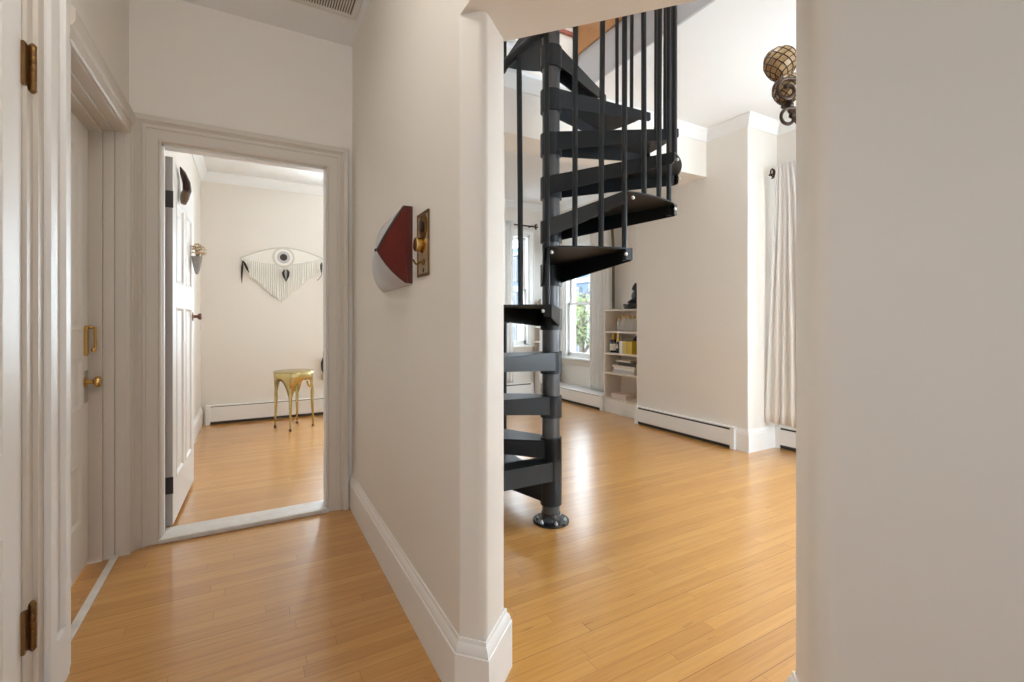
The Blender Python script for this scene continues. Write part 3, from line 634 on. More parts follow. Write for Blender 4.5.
for s_ in (-1, 1):
    m_.sphere((4.20+s_*cos(SROT)*0.035, 4.345+s_*sin(SROT)*0.035, 1.335+0.252), 0.012, 8, 6, (0.7, 0.7, 2.0))
    m_.sphere((4.20+fx*0.031+s_*cos(SROT)*0.013, 4.345+fy*0.031+s_*sin(SROT)*0.013, 1.335+0.268), 0.006, 8, 6, (1, 1, 0.6))
m_.sphere((4.20+fx*0.032, 4.345+fy*0.032, 1.335+0.240), 0.009, 8, 6, (1, 1, 0.5))
m_.build('head', M['statue'], st_, smooth=True)
m_ = MB(); m_.sphere((4.20, 4.345, 1.335+0.276), 0.0375, 16, 12, (0.95, 1.0, 1.0)); m_.sphere((4.20, 4.345, 1.335+0.313), 0.016, 12, 8); m_.build('hair', M['statue'], st_, smooth=True)
# urn on the narrow shelf unit
m_ = MB(); m_.lathe((4.08, 6.30, 1.335), [(0.045, 0), (0.05, 0.006), (0.085, 0.07), (0.09, 0.11), (0.06, 0.155), (0.045, 0.17), (0.058, 0.182), (0.05, 0.186), (0.02, 0.20), (0.016, 0.21), (0.005, 0.216)], 24)
tag(m_.build('urn', M['hornend'], smooth=30, loc=(4.08, 6.30, 1.335)), 'small brown urn on top of the narrow corner shelf', 'urn')
# glass decanters on the top shelf
def bottle(name, x, y, z, prof, mat, label, group=None, cat='bottle', parts=()):
    r = thing(name, label, cat, (x, y, z), group)
    m_ = MB(); m_.lathe((x, y, z), prof, 18); m_.build('body', mat, r, smooth=35)
    for nm, pr, mt in parts:
        m_ = MB(); m_.lathe((x, y, z), pr, 18); m_.build(nm, mt, r, smooth=35)
    return r
lab4 = ['clear glass carafe with amber stopper, farthest left of the row', 'clear glass carafe with amber stopper, second from left in the row', 'clear glass carafe with amber stopper, third from left in the row', 'clear glass carafe with amber stopper, nearest the chimney breast']
for i, (yy, hh) in enumerate(((4.575, 0.17), (4.495, 0.195), (4.405, 0.19), (4.315, 0.175))):
    bottle('glass_carafe', 4.15, yy, 1.056, [(0.004, 0.0), (0.032, 0.001), (0.034, 0.01), (0.034, hh*0.72), (0.026, hh*0.84), (0.014, hh*0.9), (0.013, hh*0.95)], M['glass'], lab4[i] + ' on the top shelf', 'glass carafes on the top bookcase shelf', 'carafe',
           (('stopper', [(0.013, hh*0.93), (0.021, hh*0.95), (0.024, hh), (0.016, hh+0.012), (0.003, hh+0.014)], M['foil']),))
# champagne bottles and upright books on the middle shelf
cp = [(0.003, 0), (0.038, 0.001), (0.042, 0.012), (0.042, 0.14), (0.036, 0.17), (0.020, 0.21), (0.016, 0.225), (0.015, 0.232)]
bottle('champagne_bottle', 4.14, 4.685, 0.776, cp, M['bottlegreen'], 'dark green champagne bottle with gold foil neck and pale label on the shelf', None, 'bottle',
       (('foil', [(0.0365, 0.171), (0.0213, 0.210), (0.0175, 0.226), (0.0165, 0.25), (0.018, 0.256), (0.017, 0.272), (0.004, 0.275)], M['foil']), ('paper_label', [(0.0427, 0.03), (0.0432, 0.031), (0.0432, 0.115), (0.0427, 0.116)], M['label'])))
bottle('wine_bottle', 4.15, 4.595, 0.776, [(0.003, 0), (0.034, 0.001), (0.037, 0.01), (0.037, 0.125), (0.03, 0.15), (0.018, 0.19), (0.015, 0.2)], M['bottledark'], 'dark bottle with gold top between champagne bottle and upright books', None, 'bottle',
       (('foil', [(0.0306, 0.151), (0.0190, 0.190), (0.016, 0.20), (0.0155, 0.24), (0.017, 0.245), (0.016, 0.256), (0.004, 0.258)], M['foil']), ('paper_label', [(0.0377, 0.06), (0.0382, 0.061), (0.0382, 0.11), (0.0377, 0.111)], M['label'])))
def book(x0, x1, y0, y1, z0, z1, cover, label, group, spine='x0'):
    """spine faces -x; upright if thin in y, lying flat if thin in z"""
    r = thing('book', label, 'book', ((x0+x1)/2, (y0+y1)/2, z0), group)
    t = 0.004; m_ = MB(); flat = (z1-z0) < (y1-y0)
    if flat: m_.box(x0, x1, y0, y1, z0, z0+t); m_.box(x0, x1, y0, y1, z1-t, z1); m_.box(x0, x0+t, y0, y1, z0, z1)
    else: m_.box(x0, x1, y0, y0+t, z0, z1); m_.box(x0, x1, y1-t, y1, z0, z1); m_.box(x0, x0+t, y0, y1, z0, z1)
    m_.build('cover', cover, r, bevel=0.001)
    m_ = MB()
    if flat: m_.box(x0+t, x1-0.004, y0+0.004, y1-0.004, z0+t, z1-t)
    else: m_.box(x0+t, x1-0.004, y0+t, y1-t, z0+0.004, z1-0.004)
    m_.build('pages', M['pages'], r)
    return r
gb = 'upright books on the middle bookcase shelf'
y = 4.552
for wd, h_, mt, lb in ((0.020, 0.150, 'bk_black', 'thin black upright book beside the dark bottle'), (0.044, 0.158, 'bk_white', 'white upright book on the middle shelf'), (0.014, 0.152, 'bk_grey', 'thin grey upright book right of the white one'),
                       (0.040, 0.158, 'bk_yellow', 'bright yellow upright book, left of the gold book'), (0.036, 0.156, 'bk_gold', 'dull gold upright book between two yellow books'), (0.052, 0.156, 'bk_ochre', 'thick ochre upright book, right of the gold book')):
    wd *= 1.2; book(4.10, 4.25, y-wd, y-0.001, 0.776, 0.776+h_, M[mt], lb, gb); y -= wd
m_ = MB(); m_.lathe((4.305, 4.40, 0.776+0.115), [(0.002, -0.012), (0.10, -0.012), (0.112, 0), (0.10, 0.012), (0.002, 0.014)], 28, axis='x')
tag(m_.build('round_tray', M['bk_dark'], smooth=35, loc=(4.305, 4.40, 0.776)), 'dark round tray standing behind the upright books', 'tray')
# stack of magazines on the third shelf
gs_ = 'stack of flat books on the third bookcase shelf'
z = 0.521
for hh, y0_, y1_, x1_, mt, lb in ((0.042, 4.28, 4.66, 4.30, 'bk_grey', 'pale grey book at the bottom of the flat stack'), (0.030, 4.27, 4.64, 4.29, 'bk_white', 'white book second from bottom of the flat stack'), (0.026, 4.26, 4.67, 4.30, 'bk_cream', 'cream book in the middle of the flat stack'), (0.046, 4.24, 4.56, 4.28, 'bk_dark', 'thick dark book near the top of the flat stack'), (0.020, 4.33, 4.60, 4.27, 'bk_cream', 'small cream book on top of the flat stack')):
    book(4.105, x1_, y0_, y1_, z, z+hh, M[mt], lb, gs_); z += hh+0.0006
b1 = thing('storage_box', 'small pale pink lidded box on the bottom bookcase shelf', 'box', (4.18, 4.56, 0.19))
m_ = MB(); m_.box(4.11, 4.25, 4.42, 4.69, 0.19, 0.235); m_.build('box_base', M['pinkbox'], b1, bevel=0.003)
m_ = MB(); m_.box(4.106, 4.254, 4.416, 4.694, 0.235, 0.252); m_.build('lid', M['pinkbox'], b1, bevel=0.003)

# ------------------------------------------------------------------ curtains
def curtain(T, top_w, bot_w, zt, zb, folds, amp, mat, name, label, off=0.030, skew=0.0):
    n = folds*14; rows = 26; m_ = MB(T); grid = []
    for i in range(rows+1):
        t = i/rows; z = zt+(zb-zt)*t; w = top_w+(bot_w-top_w)*(t**0.8); row = []
        for j_ in range(n+1):
            s = j_/n; ph = 2*PI*folds*s
            a = amp*(0.55+0.45*min(1, t*3))*(1+0.25*sin(3.1*s*PI+1.3+t*1.5))
            row.append(((s-0.5)*w+skew*t+0.006*sin(ph*0.5+t*4), a*sin(ph+0.5*sin(t*3+s*4))+off*max(0, 1-t*6), z))
        grid.append(row)
    vs = [[m_.v(p) for p in r] for r in grid]
    for i in range(rows):
        for j_ in range(n): m_.face([vs[i][j_], vs[i][j_+1], vs[i+1][j_+1], vs[i+1][j_]])
    o0 = T(0, 0, zb)
    o = m_.build(name, mat, smooth=180, loc=(o0[0], o0[1], zb)); md = o.modifiers.new('cloth', 'SOLIDIFY'); md.thickness = 0.003
    return tag(o, label, 'curtain')
def rod(T, s0, s1, z, label):
    o = T(s0, 0, z); r = thing('curtain_rod', label, 'curtain rod', o)
    m_ = MB(); m_.tube([T(s0, 0, z), T(s1, 0, z)], 0.011, 12); m_.build('rod', M['iron'], r, smooth=True)
    for e, dr in ((s0, -1), (s1, 1)):
        m_ = MB(); pts = []
        for k in range(22):   # S scroll
            u = k/21; a = -2.2+u*4.4+PI/2; rr = 0.028
            if u < 0.5: pts.append(T(e+dr*(0.030+0.020*sin(u*2*PI*1.2)), 0, z+0.045*cos(u*2*PI*0.9)))
            else: pts.append(T(e+dr*(0.030-0.018*sin((u-0.5)*2*PI*1.2)), 0, z-0.045*cos((1-u)*2*PI*0.9)-0.0))
        m_.tube(pts, 0.007, 8); m_.tube([T(e, 0, z), T(e+dr*0.055, 0, z-0.006)], [0.010, 0.005], 8); m_.sphere(T(e+dr*0.058, 0, z-0.006), 0.011, 10, 8); m_.build('finial', M['iron'], r, smooth=True)
    for e in (s0+0.05, s1-0.05):
        m_ = MB(); m_.tube([T(e, 0, z), T(e, -0.10, z), T(e, -0.195, z-0.03)], 0.008, 8); m_.lathe(T(e, 0, z), [(0.016, -0.01), (0.016, 0.01)], 12, 'z'); m_.build('bracket', M['iron'], r, smooth=30)
    return r
Tc = frame((WX-0.19, 2.58), (0, -1), (-1, 0))
rod(Tc, 0.03, 1.65, 2.545, 'dark iron curtain rod with scroll finial beside the chimney breast')
curtain(frame((WX-0.19, 2.43), (0, -1), (-1, 0)), 0.20, 0.44, 2.60, 0.255, 6, 0.013, M['curtain'], 'curtain', 'ivory linen curtain hanging from the iron rod at the right')
curtain(frame((WX-0.19, 1.05), (0, -1), (-1, 0)), 0.26, 0.40, 2.60, 0.255, 5, 0.028, M['curtain'], 'curtain', 'ivory linen curtain on the hidden end of the iron rod')
Tf = frame((WX-0.13, 6.16), (0, -1), (-1, 0))
rod(Tf, -0.02, 1.42, 2.5, 'dark curtain rod over the far sash window')
curtain(frame((WX-0.13, 5.09), (0, -1), (-1, 0)), 0.40, 0.42, 2.53, 0.21, 7, 0.013, M['sheer'], 'curtain', 'white curtain right of the far sash window beside the bookcase')
curtain(frame((WX-0.09, 4.855), (0, -1), (-1, 0)), 0.05, 0.05, 2.53, 0.21, 1, 0.012, M['brown'], 'curtain_edge', 'dark brown curtain edge just above the bookcase corner')  # narrow dark brown strip beside the white curtain
curtain(frame((4.02, 6.03), (0.72, -0.69), (-0.69, -0.72)), 0.16, 0.30, 2.50, 0.22, 4, 0.020, M['sheer'], 'curtain', 'white curtain left of the far sash window behind the stair pole')
curtain(frame((3.43, BY-0.09), (1, 0), (0, -1)), 0.24, 0.26, 2.72, 0.23, 4, 0.022, M['sheer'], 'curtain', 'white curtain panel at the left of the narrow back window')
Tr3 = frame((3.2, BY-0.09), (1, 0), (0, -1))
rod(Tr3, 0.0, 0.74, 2.68, 'dark curtain rod over the narrow back window')

# ------------------------------------------------------------------ chandelier
CHX, CHY = 2.655, 1.40
ch = thing('chandelier', 'bronze scroll chandelier with amber lattice glass globes', 'chandelier', (CHX, CHY, 2.2))
m_ = MB(); m_.lathe((CHX, CHY, LC), [(0.004, -0.05), (0.03, -0.045), (0.065, -0.015), (0.07, 0)], 24); m_.build('canopy', M['iron'], ch, smooth=30)
m_ = MB(); m_.lathe((CHX, CHY, 2.2), [(0.004, -0.02), (0.02, 0.0), (0.012, 0.03), (0.03, 0.08), (0.035, 0.13), (0.014, 0.18), (0.010, 0.3), (0.022, 0.34), (0.010, 0.38), (0.008, 0.82)], 18); m_.build('stem', M['iron'], ch, smooth=30)
def globe(c, r, nm='globe'):
    m_ = MB(); prof = [(r*0.16, -r*1.18), (r*0.5, -r*0.98), (r*0.80, -r*0.62), (r*0.97, -r*0.2), (r, r*0.15), (r*0.92, r*0.5), (r*0.72, r*0.78), (r*0.4, r*0.94), (r*0.05, r*0.99)]
    m_.lathe(c, prof, 28); g = m_.build(nm, M['amber'], ch, smooth=60)
    def rad_at(h):
        for (r0, h0), (r1, h1) in zip(prof, prof[1:]):
            if h0 <= h <= h1: return r0+(r1-r0)*(h-h0)/(h1-h0)
        return prof[-1][0]
    m_ = MB(); N = 9
    for dr in (-1, 1):
        for k in range(N):
            pts = []
            for i in range(19):
                h = -r*1.16+(r*2.12)*i/18; a = 2*PI*k/N+dr*i/18*PI*0.95; q = rad_at(h)+0.001
                pts.append((c[0]+q*cos(a), c[1]+q*sin(a), c[2]+h))
            m_.tube(pts, 0.0026, 5)
    m_.build('netting', M['iron'], g, smooth=True)
    m_ = MB(); m_.lathe((c[0], c[1], c[2]-r*1.18), [(0.010, -0.02), (0.026, -0.012), (r*0.30, 0.006), (r*0.2, 0.016)], 16); m_.build('globe_cup', M['iron'], g, smooth=30)
GL = [((2.424, 1.452, 2.545), 0.078), ((2.398, 1.395, 2.385), 0.066), ((2.555, 1.50, 2.455), 0.066), ((2.83, 1.28, 2.54), 0.078), ((2.86, 1.50, 2.41), 0.07), ((2.62, 1.16, 2.41), 0.07)]
for c, r in GL: globe(c, r)
def arm(c, r):
    p0 = Vector((CHX, CHY, 2.26)); p3 = Vector((c[0], c[1], c[2]-r*1.3)); d = Vector((p3.x-p0.x, p3.y-p0.y, 0)); pts = []
    for k in range(17):
        t = k/16; pts.append(p0+d*t+Vector((0, 0, (p3.z-p0.z)*t - 0.06*sin(PI*t))))
    m_ = MB(); m_.tube(pts, [0.010-0.003*k/16 for k in range(17)], 8); m_.build('arm', M['iron'], ch, smooth=True)
for c, r in GL: arm(c, r)
def scroll(cx_, cy_, cz_, R0, turns, d, start=0.0, tail=None, flip=1):
    pts = []
    for k in range(40):
        t = k/39; a = start+flip*t*turns*2*PI; rr = R0*(1-0.62*t); pts.append((cx_+d[0]*rr*cos(a), cy_+d[1]*rr*cos(a), cz_+rr*sin(a)))
    if tail: pts = tail+pts
    m_ = MB(); m_.tube(pts, [0.0085]*len(pts), 8); m_.sphere(pts[-1], 0.015, 10, 8); m_.build('scroll', M['iron'], ch, smooth=True)
dv = Vector((0.873, -0.489))
sc_ = (2.382, 1.383, 2.224)
scroll(*sc_, 0.049, 0.9, dv, PI*0.42, [(CHX, CHY, 2.235), (2.52, 1.33, 2.272), (2.44, 1.355, 2.275)], 1)
scroll(2.318, 1.352, 2.336, 0.058, 1.1, dv, PI*0.40, [(CHX, CHY, 2.36), (2.50, 1.28, 2.37), (2.40, 1.31, 2.392)], 1)
scroll(2.86, 1.23, 2.24, 0.055, 1.15, -dv, PI*0.38, [(CHX, CHY, 2.24), (2.78, 1.29, 2.285)], 1)

# ------------------------------------------------------------------ hall wall: angular red and grey holder, brass lock plate
wx = HX
hold = thing('wall_pouch', 'angular wall-mounted holder with dark red side and pale grey faces, left of the brass plate', 'wall holder', (wx, 2.05, 1.36))
def quadmesh(faces, name, mat, parent, thick=0.004, smooth=False, sub=0):
    m_ = MB()
    for f in faces: m_.face([m_.v(p) for p in f])
    o = m_.build(name, mat, parent, smooth=smooth); md = o.modifiers.new('t', 'SOLIDIFY'); md.thickness = thick; md.offset = -1
    return o
nt_, nb_ = (wx-0.036, 1.854, 1.657), (wx-0.024, 1.854, 1.349); nwt, nwb = (wx, 1.854, 1.657), (wx, 1.854, 1.348)
tip = (0.433, 1.854, 1.472); tip2 = (0.438, 1.915, 1.470); ft, fb = (wx-0.008, 2.31, 1.66), (wx-0.004, 2.31, 1.338); fwt, fwb = (wx, 2.31, 1.66), (wx, 2.31, 1.338)
def lerp(a, b, t): return tuple(a[i]+(b[i]-a[i])*t for i in range(3))
def bow(a, b, t, k, ax): p = list(lerp(a, b, t)); v = 4*t*(1-t)*k; return (p[0]+ax[0]*v, p[1]+ax[1]*v, p[2]+ax[2]*v)
NS = 10
low_near = [bow(tip, nb_, i/NS, 0.012, (-0.55, 0, -0.8)) for i in range(NS+1)]
low_far = [bow(tip2, fb, i/NS, 0.030, (-0.75, 0, -0.4)) for i in range(NS+1)]
up_near = [bow(tip, nt_, i/NS, 0.004, (-0.8, 0, 0.5)) for i in range(NS+1)]
up_far = [bow(tip2, ft, i/NS, 0.010, (-0.8, 0, 0.5)) for i in range(NS+1)]
m_ = MB(); m_.face([m_.v(p) for p in ([nwb]+low_near[::-1]+up_near[1:]+[nwt])])
rp = m_.build('red_side', M['red'], hold); tag(rp, 'dark red lacquer side')
md = rp.modifiers.new('t', 'SOLIDIFY'); md.thickness = 0.006; md.offset = 0
fs_ = [[low_near[i], low_near[i+1], low_far[i+1], low_far[i]] for i in range(NS)] + [[low_near[-1], nwb, fwb, low_far[-1]]]
quadmesh(fs_, 'lower_face', M['greymetal'], hold, smooth=40)
fs_ = [[up_near[i], up_near[i+1], up_far[i+1], up_far[i]] for i in range(NS)] + [[up_near[-1], nwt, fwt, up_far[-1]], [tip, tip2, low_far[0], low_near[0]]]
quadmesh(fs_, 'upper_face', M['greymetal'], hold, smooth=40)
m_ = MB(); m_.tube(up_near, 0.0045, 8); m_.tube([nt_, nwt], 0.004, 8); m_.tube(low_near, 0.0025, 8); m_.tube([(wx-0.004, 1.8535, 1.35), (wx-0.004, 1.8535, 1.657)], 0.005, 8); m_.tube([(wx-0.022, 1.851, 1.352), (wx-0.030, 1.851, 1.652)], 0.0016, 6)
m_.sphere((0.431, 1.86, 1.474), 0.007, 10, 8); m_.build('edge_binding', M['darkedge'], hold, smooth=True)

T = frame((wx, 1.772), (0, -1), (-1, 0))
pl_ = thing('brass_lock_plate', 'antique brass door lock plate with knob and hook mounted on the hall wall', 'lock plate', (wx, 1.70, 1.366))
m_ = MB(T); m_.box(0, 0.132, 0, 0.004, 1.366, 1.606); m_.build('plate', M['palebrass'], pl_, bevel=0.002)
m_ = MB(T)
for a in ((0, 0.010, 1.366, 1.606), (0.122, 0.132, 1.366, 1.606), (0, 0.132, 1.366, 1.376), (0, 0.132, 1.596, 1.606)): m_.box(a[0], a[1], 0.003, 0.007, a[2], a[3])
m_.build('plate_rim', M['agedbrass'], pl_, bevel=0.002)
def roundT(cx_, z, prof, n=24, sc=1.0):
    return [[T(cx_+r*cos(2*PI*k/n), h, z+r*sc*sin(2*PI*k/n)) for k in range(n)] for r, h in prof]
m_ = MB(); m_.rings(roundT(0.070, 1.552, [(0.044, 0.003), (0.044, 0.007), (0.036, 0.011), (0.032, 0.007), (0.020, 0.007)], sc=1.12)); cyl = m_.build('cylinder_ring', M['agedbrass'], pl_, smooth=30)
m_ = MB(); m_.rings(roundT(0.070, 1.552, [(0.017, 0.004), (0.017, 0.016), (0.013, 0.018)], sc=1.2)); m_.build('keyway', M['darkedge'], cyl, smooth=30)
m_ = MB(); m_.rings(roundT(0.066, 1.483, [(0.030, 0.003), (0.030, 0.008), (0.016, 0.012), (0.015, 0.010), (0.024, 0.014), (0.027, 0.018), (0.027, 0.032), (0.024, 0.036), (0.008, 0.037)])); m_.build('knob', M['brass'], pl_, smooth=30)
m_ = MB(); m_.tube([T(0.075, 0.004, 1.418), T(0.070, 0.014, 1.420), T(0.060, 0.022, 1.412), T(0.048, 0.026, 1.412), T(0.040, 0.030, 1.420), T(0.036, 0.034, 1.430)], 0.004, 8); m_.rings(roundT(0.075, 1.418, [(0.012, 0.003), (0.012, 0.008), (0.006, 0.012)])); m_.build('hook', M['agedbrass'], pl_, smooth=True)
m_ = MB(); m_.rings(roundT(0.070, 1.388, [(0.008, 0.0035), (0.008, 0.0052), (0.001, 0.0054)], 12)); m_.build('screw', M['darkedge'], pl_, smooth=30)

# ------------------------------------------------------------------ ceiling return grille
gx0, gx1, gy0, gy1 = -0.16, 0.543, 2.16, 2.828
gr = thing('return_air_grille', 'white return air grille with fine slats on the hall ceiling', 'vent grille', ((gx0+gx1)/2, (gy0+gy1)/2, HC))
m_ = MB(); f_ = 0.037

def rr_(d, z_): return [(gx0+d, gy0+d, z_), (gx1-d, gy0+d, z_), (gx1-d, gy1-d, z_), (gx0+d, gy1-d, z_)]
m_.rings([rr_(0, HC-0.001), rr_(0.002, HC-0.008), rr_(0.008, HC-0.010), rr_(f_-0.004, HC-0.010), rr_(f_, HC-0.008), rr_(f_, HC-0.001)], cap=False)
m_.build('grille_frame', M['grille'], gr)
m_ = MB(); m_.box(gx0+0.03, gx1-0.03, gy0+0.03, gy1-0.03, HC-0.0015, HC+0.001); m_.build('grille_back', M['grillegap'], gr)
m_ = MB(); x = gx0+f_+0.006
while x < gx1-f_-0.004:
    m_.box(x, x+0.0062, gy0+f_, gy1-f_, HC-0.008, HC-0.001); x += 0.0135
m_.build('slats', M['grille'], gr)
# ------------------------------------------------------------------ far room: hanging, stool, door decorations
Y = BY-0.012
wh = thing('woven_wall_hanging', 'cream macrame eye wall hanging with fringe and dark feathers', 'wall hanging', (0.355, Y, 1.97))
def top_z(x): # gentle arc between the two ends
    t = (x+0.10)/0.91; return 1.935+0.05*t+0.125*sin(PI*t)
def low_z(x): t = (x+0.10)/0.91; return 1.925+0.05*t-0.075*sin(PI*t)
m_ = MB(); m_.tube([(-0.10+0.91*k/24, Y-0.004, top_z(-0.10+0.91*k/24)) for k in range(25)], 0.008, 8); m_.tube([(-0.10+0.91*k/24, Y-0.004, low_z(-0.10+0.91*k/24)) for k in range(25)], 0.006, 8); m_.build('eyelid_cord', M['cordgrey'], wh, smooth=True)
m_ = MB()
xs = [-0.10+0.91*k/40 for k in range(41)]
tv = [m_.v((x, Y, top_z(x))) for x in xs]; bv = [m_.v((x, Y, low_z(x))) for x in xs]
for k in range(40): m_.face([tv[k], tv[k+1], bv[k+1], bv[k]])
o = m_.build('woven_ground', M['cord'], wh); md = o.modifiers.new('t', 'SOLIDIFY'); md.thickness = 0.006
ex, ez = 0.360, 1.967
def disc(r0, r1, y_, mat, nm, h=0.008):
    m_ = MB(); m_.lathe((ex, Y-y_, ez), [(r0, 0.004), (r0, -h), (r1, -h), (r1, 0.004)], 40, 'y'); return m_.build(nm, mat, wh, smooth=30)
disc(0.100, 0.122, 0.006, M['cordgrey'], 'outer_ring'); disc(0.072, 0.101, 0.008, M['cord'], 'white_ring'); disc(0.040, 0.073, 0.010, M['greymetal'], 'iris'); disc(0.001, 0.041, 0.012, M['pupil'], 'pupil', 0.014)
m_ = MB()
for k in range(44):
    x = -0.075+0.86*k/43; t = abs((x-0.335)/0.47); L_ = 1.42+0.44*min(1, t)+random.uniform(-0.015, 0.015)
    zt_ = low_z(x)
    if L_ < zt_-0.03: m_.tube([(x, Y-0.004, zt_), (x+random.uniform(-.003, .003), Y-0.006, (zt_+L_)/2), (x+random.uniform(-.006, .006), Y-0.006, L_)], [0.0092, 0.0088, 0.0098], 6)
o = m_.build('fringe', M['cord'], wh, smooth=True); o['kind'] = 'stuff'
def feather(pts, w, nm='feather', mat=None):
    m_ = MB(); m_.tube(pts, [w*0.35, w, w*0.95, w*0.5, w*0.12][:len(pts)], 8); m_.build(nm, mat or M['feather'], wh, smooth=True)
feather([(-0.075, Y-0.02, 1.90), (-0.078, Y-0.022, 1.83), (-0.082, Y-0.022, 1.76), (-0.083, Y-0.02, 1.69), (-0.083, Y-0.018, 1.63)], 0.012)
feather([(-0.07, Y-0.02, 1.90), (-0.05, Y-0.022, 1.86), (-0.03, Y-0.022, 1.81), (-0.015, Y-0.02, 1.775), (-0.008, Y-0.018, 1.76)], 0.013)
feather([(0.372, Y-0.02, 1.82), (0.355, Y-0.022, 1.78), (0.362, Y-0.022, 1.74), (0.378, Y-0.02, 1.70), (0.386, Y-0.018, 1.675)], 0.014)
feather([(0.400, Y-0.02, 1.82), (0.412, Y-0.022, 1.79), (0.408, Y-0.022, 1.74), (0.396, Y-0.02, 1.70), (0.390, Y-0.018, 1.675)], 0.014)
feather([(0.795, Y-0.02, 1.93), (0.792, Y-0.022, 1.90), (0.79, Y-0.022, 1.86), (0.793, Y-0.02, 1.81), (0.797, Y-0.018, 1.79)], 0.014)
m_ = MB(); m_.tube([(0.797, Y-0.02, 1.79), (0.79, Y-0.02, 1.76), (0.765, Y-0.02, 1.72), (0.745, Y-0.02, 1.70)], 0.004, 6); m_.build('feather_quill', M['feather'], wh, smooth=True)
# stool
SX, SY = 0.427, 5.765
so = thing('brass_stool', 'gold metal drum stool with arched apron and four slender legs', 'stool', (SX, SY, 0))
legs_a = [math.atan2(y-SY, x-SX) for x, y in ((0.240, 5.853), (0.383, 5.584), (0.476, 5.952), (0.608, 5.732))]
SH, SRd = 0.635, 0.205
m_ = MB(); N = 96
def skirt(a):
    d = min(abs((a-l+PI) % (2*PI)-PI) for l in legs_a); return SH-0.095-0.27*max(0, 1-d/0.60)**2.2
top = [(SX+SRd*cos(2*PI*k/N), SY+SRd*sin(2*PI*k/N), SH-0.006) for k in range(N)]
mid = [(SX+(SRd-0.004)*cos(2*PI*k/N), SY+(SRd-0.004)*sin(2*PI*k/N), SH-0.06) for k in range(N)]
low = [(SX+(SRd-0.012)*cos(2*PI*k/N), SY+(SRd-0.012)*sin(2*PI*k/N), skirt(2*PI*k/N)) for k in range(N)]
m_.rings([low, mid, top], cap=False); o = m_.build('apron', M['gold'], so, smooth=60); md = o.modifiers.new('t', 'SOLIDIFY'); md.thickness = 0.006
m_ = MB(); m_.lathe((SX, SY, SH), [(0.002, -0.012), (SRd-0.003, -0.012), (SRd+0.002, -0.008), (SRd+0.002, -0.003), (SRd-0.004, 0), (0.002, 0)], 64); m_.build('seat', M['gold'], so, smooth=30)
for l in legs_a:
    m_ = MB(); c, s_ = cos(l), sin(l)
    m_.tube([(SX+q*c, SY+q*s_, z) for q, z in ((SRd-0.013, SH-0.17), (SRd-0.014, SH-0.27), (SRd-0.013, SH-0.36), (SRd-0.008, 0.16), (SRd-0.004, 0.024))], [0.012, 0.019, 0.016, 0.012, 0.010], 12); lg = m_.build('leg', M['gold'], so, smooth=True)
    m_ = MB(); m_.lathe((SX+(SRd-0.004)*c, SY+(SRd-0.004)*s_, 0), [(0.012, 0), (0.014, 0.01), (0.012, 0.024), (0.008, 0.027)], 12); m_.build('foot_cap', M['knobbrown'], lg, smooth=30)
m_ = MB()
m_.tube([(SX+(SRd-0.006)*cos(a_), SY+(SRd-0.006)*sin(a_), z_) for a_, z_ in ((-0.9, SH-0.11), (-0.8, SH-0.16), (-0.68, SH-0.18), (-0.52, SH-0.14), (-0.42, SH-0.11))], [0.012, 0.010, 0.009, 0.010, 0.012], 8)
m_.build('drip_ornament', M['gold'], so, smooth=True)
# dark tassel on the wall right of the stool
tz = thing('wall_tassel', 'dark hanging tassel with tan lower end beside the right door casing', 'tassel', (0.815, Y, 0.72))
m_ = MB(); m_.tube([(0.815, Y-0.02, 0.72), (0.812, Y-0.03, 0.66), (0.812, Y-0.03, 0.58), (0.815, Y-0.02, 0.53)], [0.008, 0.028, 0.026, 0.008], 12); m_.build('tassel_body', M['feather'], tz, smooth=True)
m_ = MB(); m_.tube([(0.815, Y-0.02, 0.54), (0.812, Y-0.02, 0.50), (0.812, Y-0.02, 0.44)], [0.008, 0.026, 0.020], 12); m_.build('tassel_skirt', M['feathertip'], tz, smooth=True)
m_ = MB(); m_.tube([(0.815, Y-0.01, 0.80), (0.815, Y-0.018, 0.71)], 0.003, 6); m_.build('hanging_cord', M['feather'], tz, smooth=True)
# horn on the open door
hn = thing('carved_horn', 'dark brown curved horn hanging near the top of the open white door', 'horn', (-0.345, 3.50, 1.92))
m_ = MB(); hp = [(-0.362, 3.405, 2.112), (-0.355, 3.455, 2.092), (-0.343, 3.515, 2.05), (-0.341, 3.53, 2.005), (-0.347, 3.50, 1.97)]
m_.tube(hp, [0.004, 0.016, 0.022, 0.024, 0.024], 12); m_.build('horn_body', M['horn'], hn, smooth=True)
m_ = MB(); m_.tube([(-0.347, 3.50, 1.98), (-0.350, 3.485, 1.945), (-0.353, 3.475, 1.91)], [0.0245, 0.024, 0.014], 12); m_.build('horn_base', M['hornend'], hn, smooth=True)
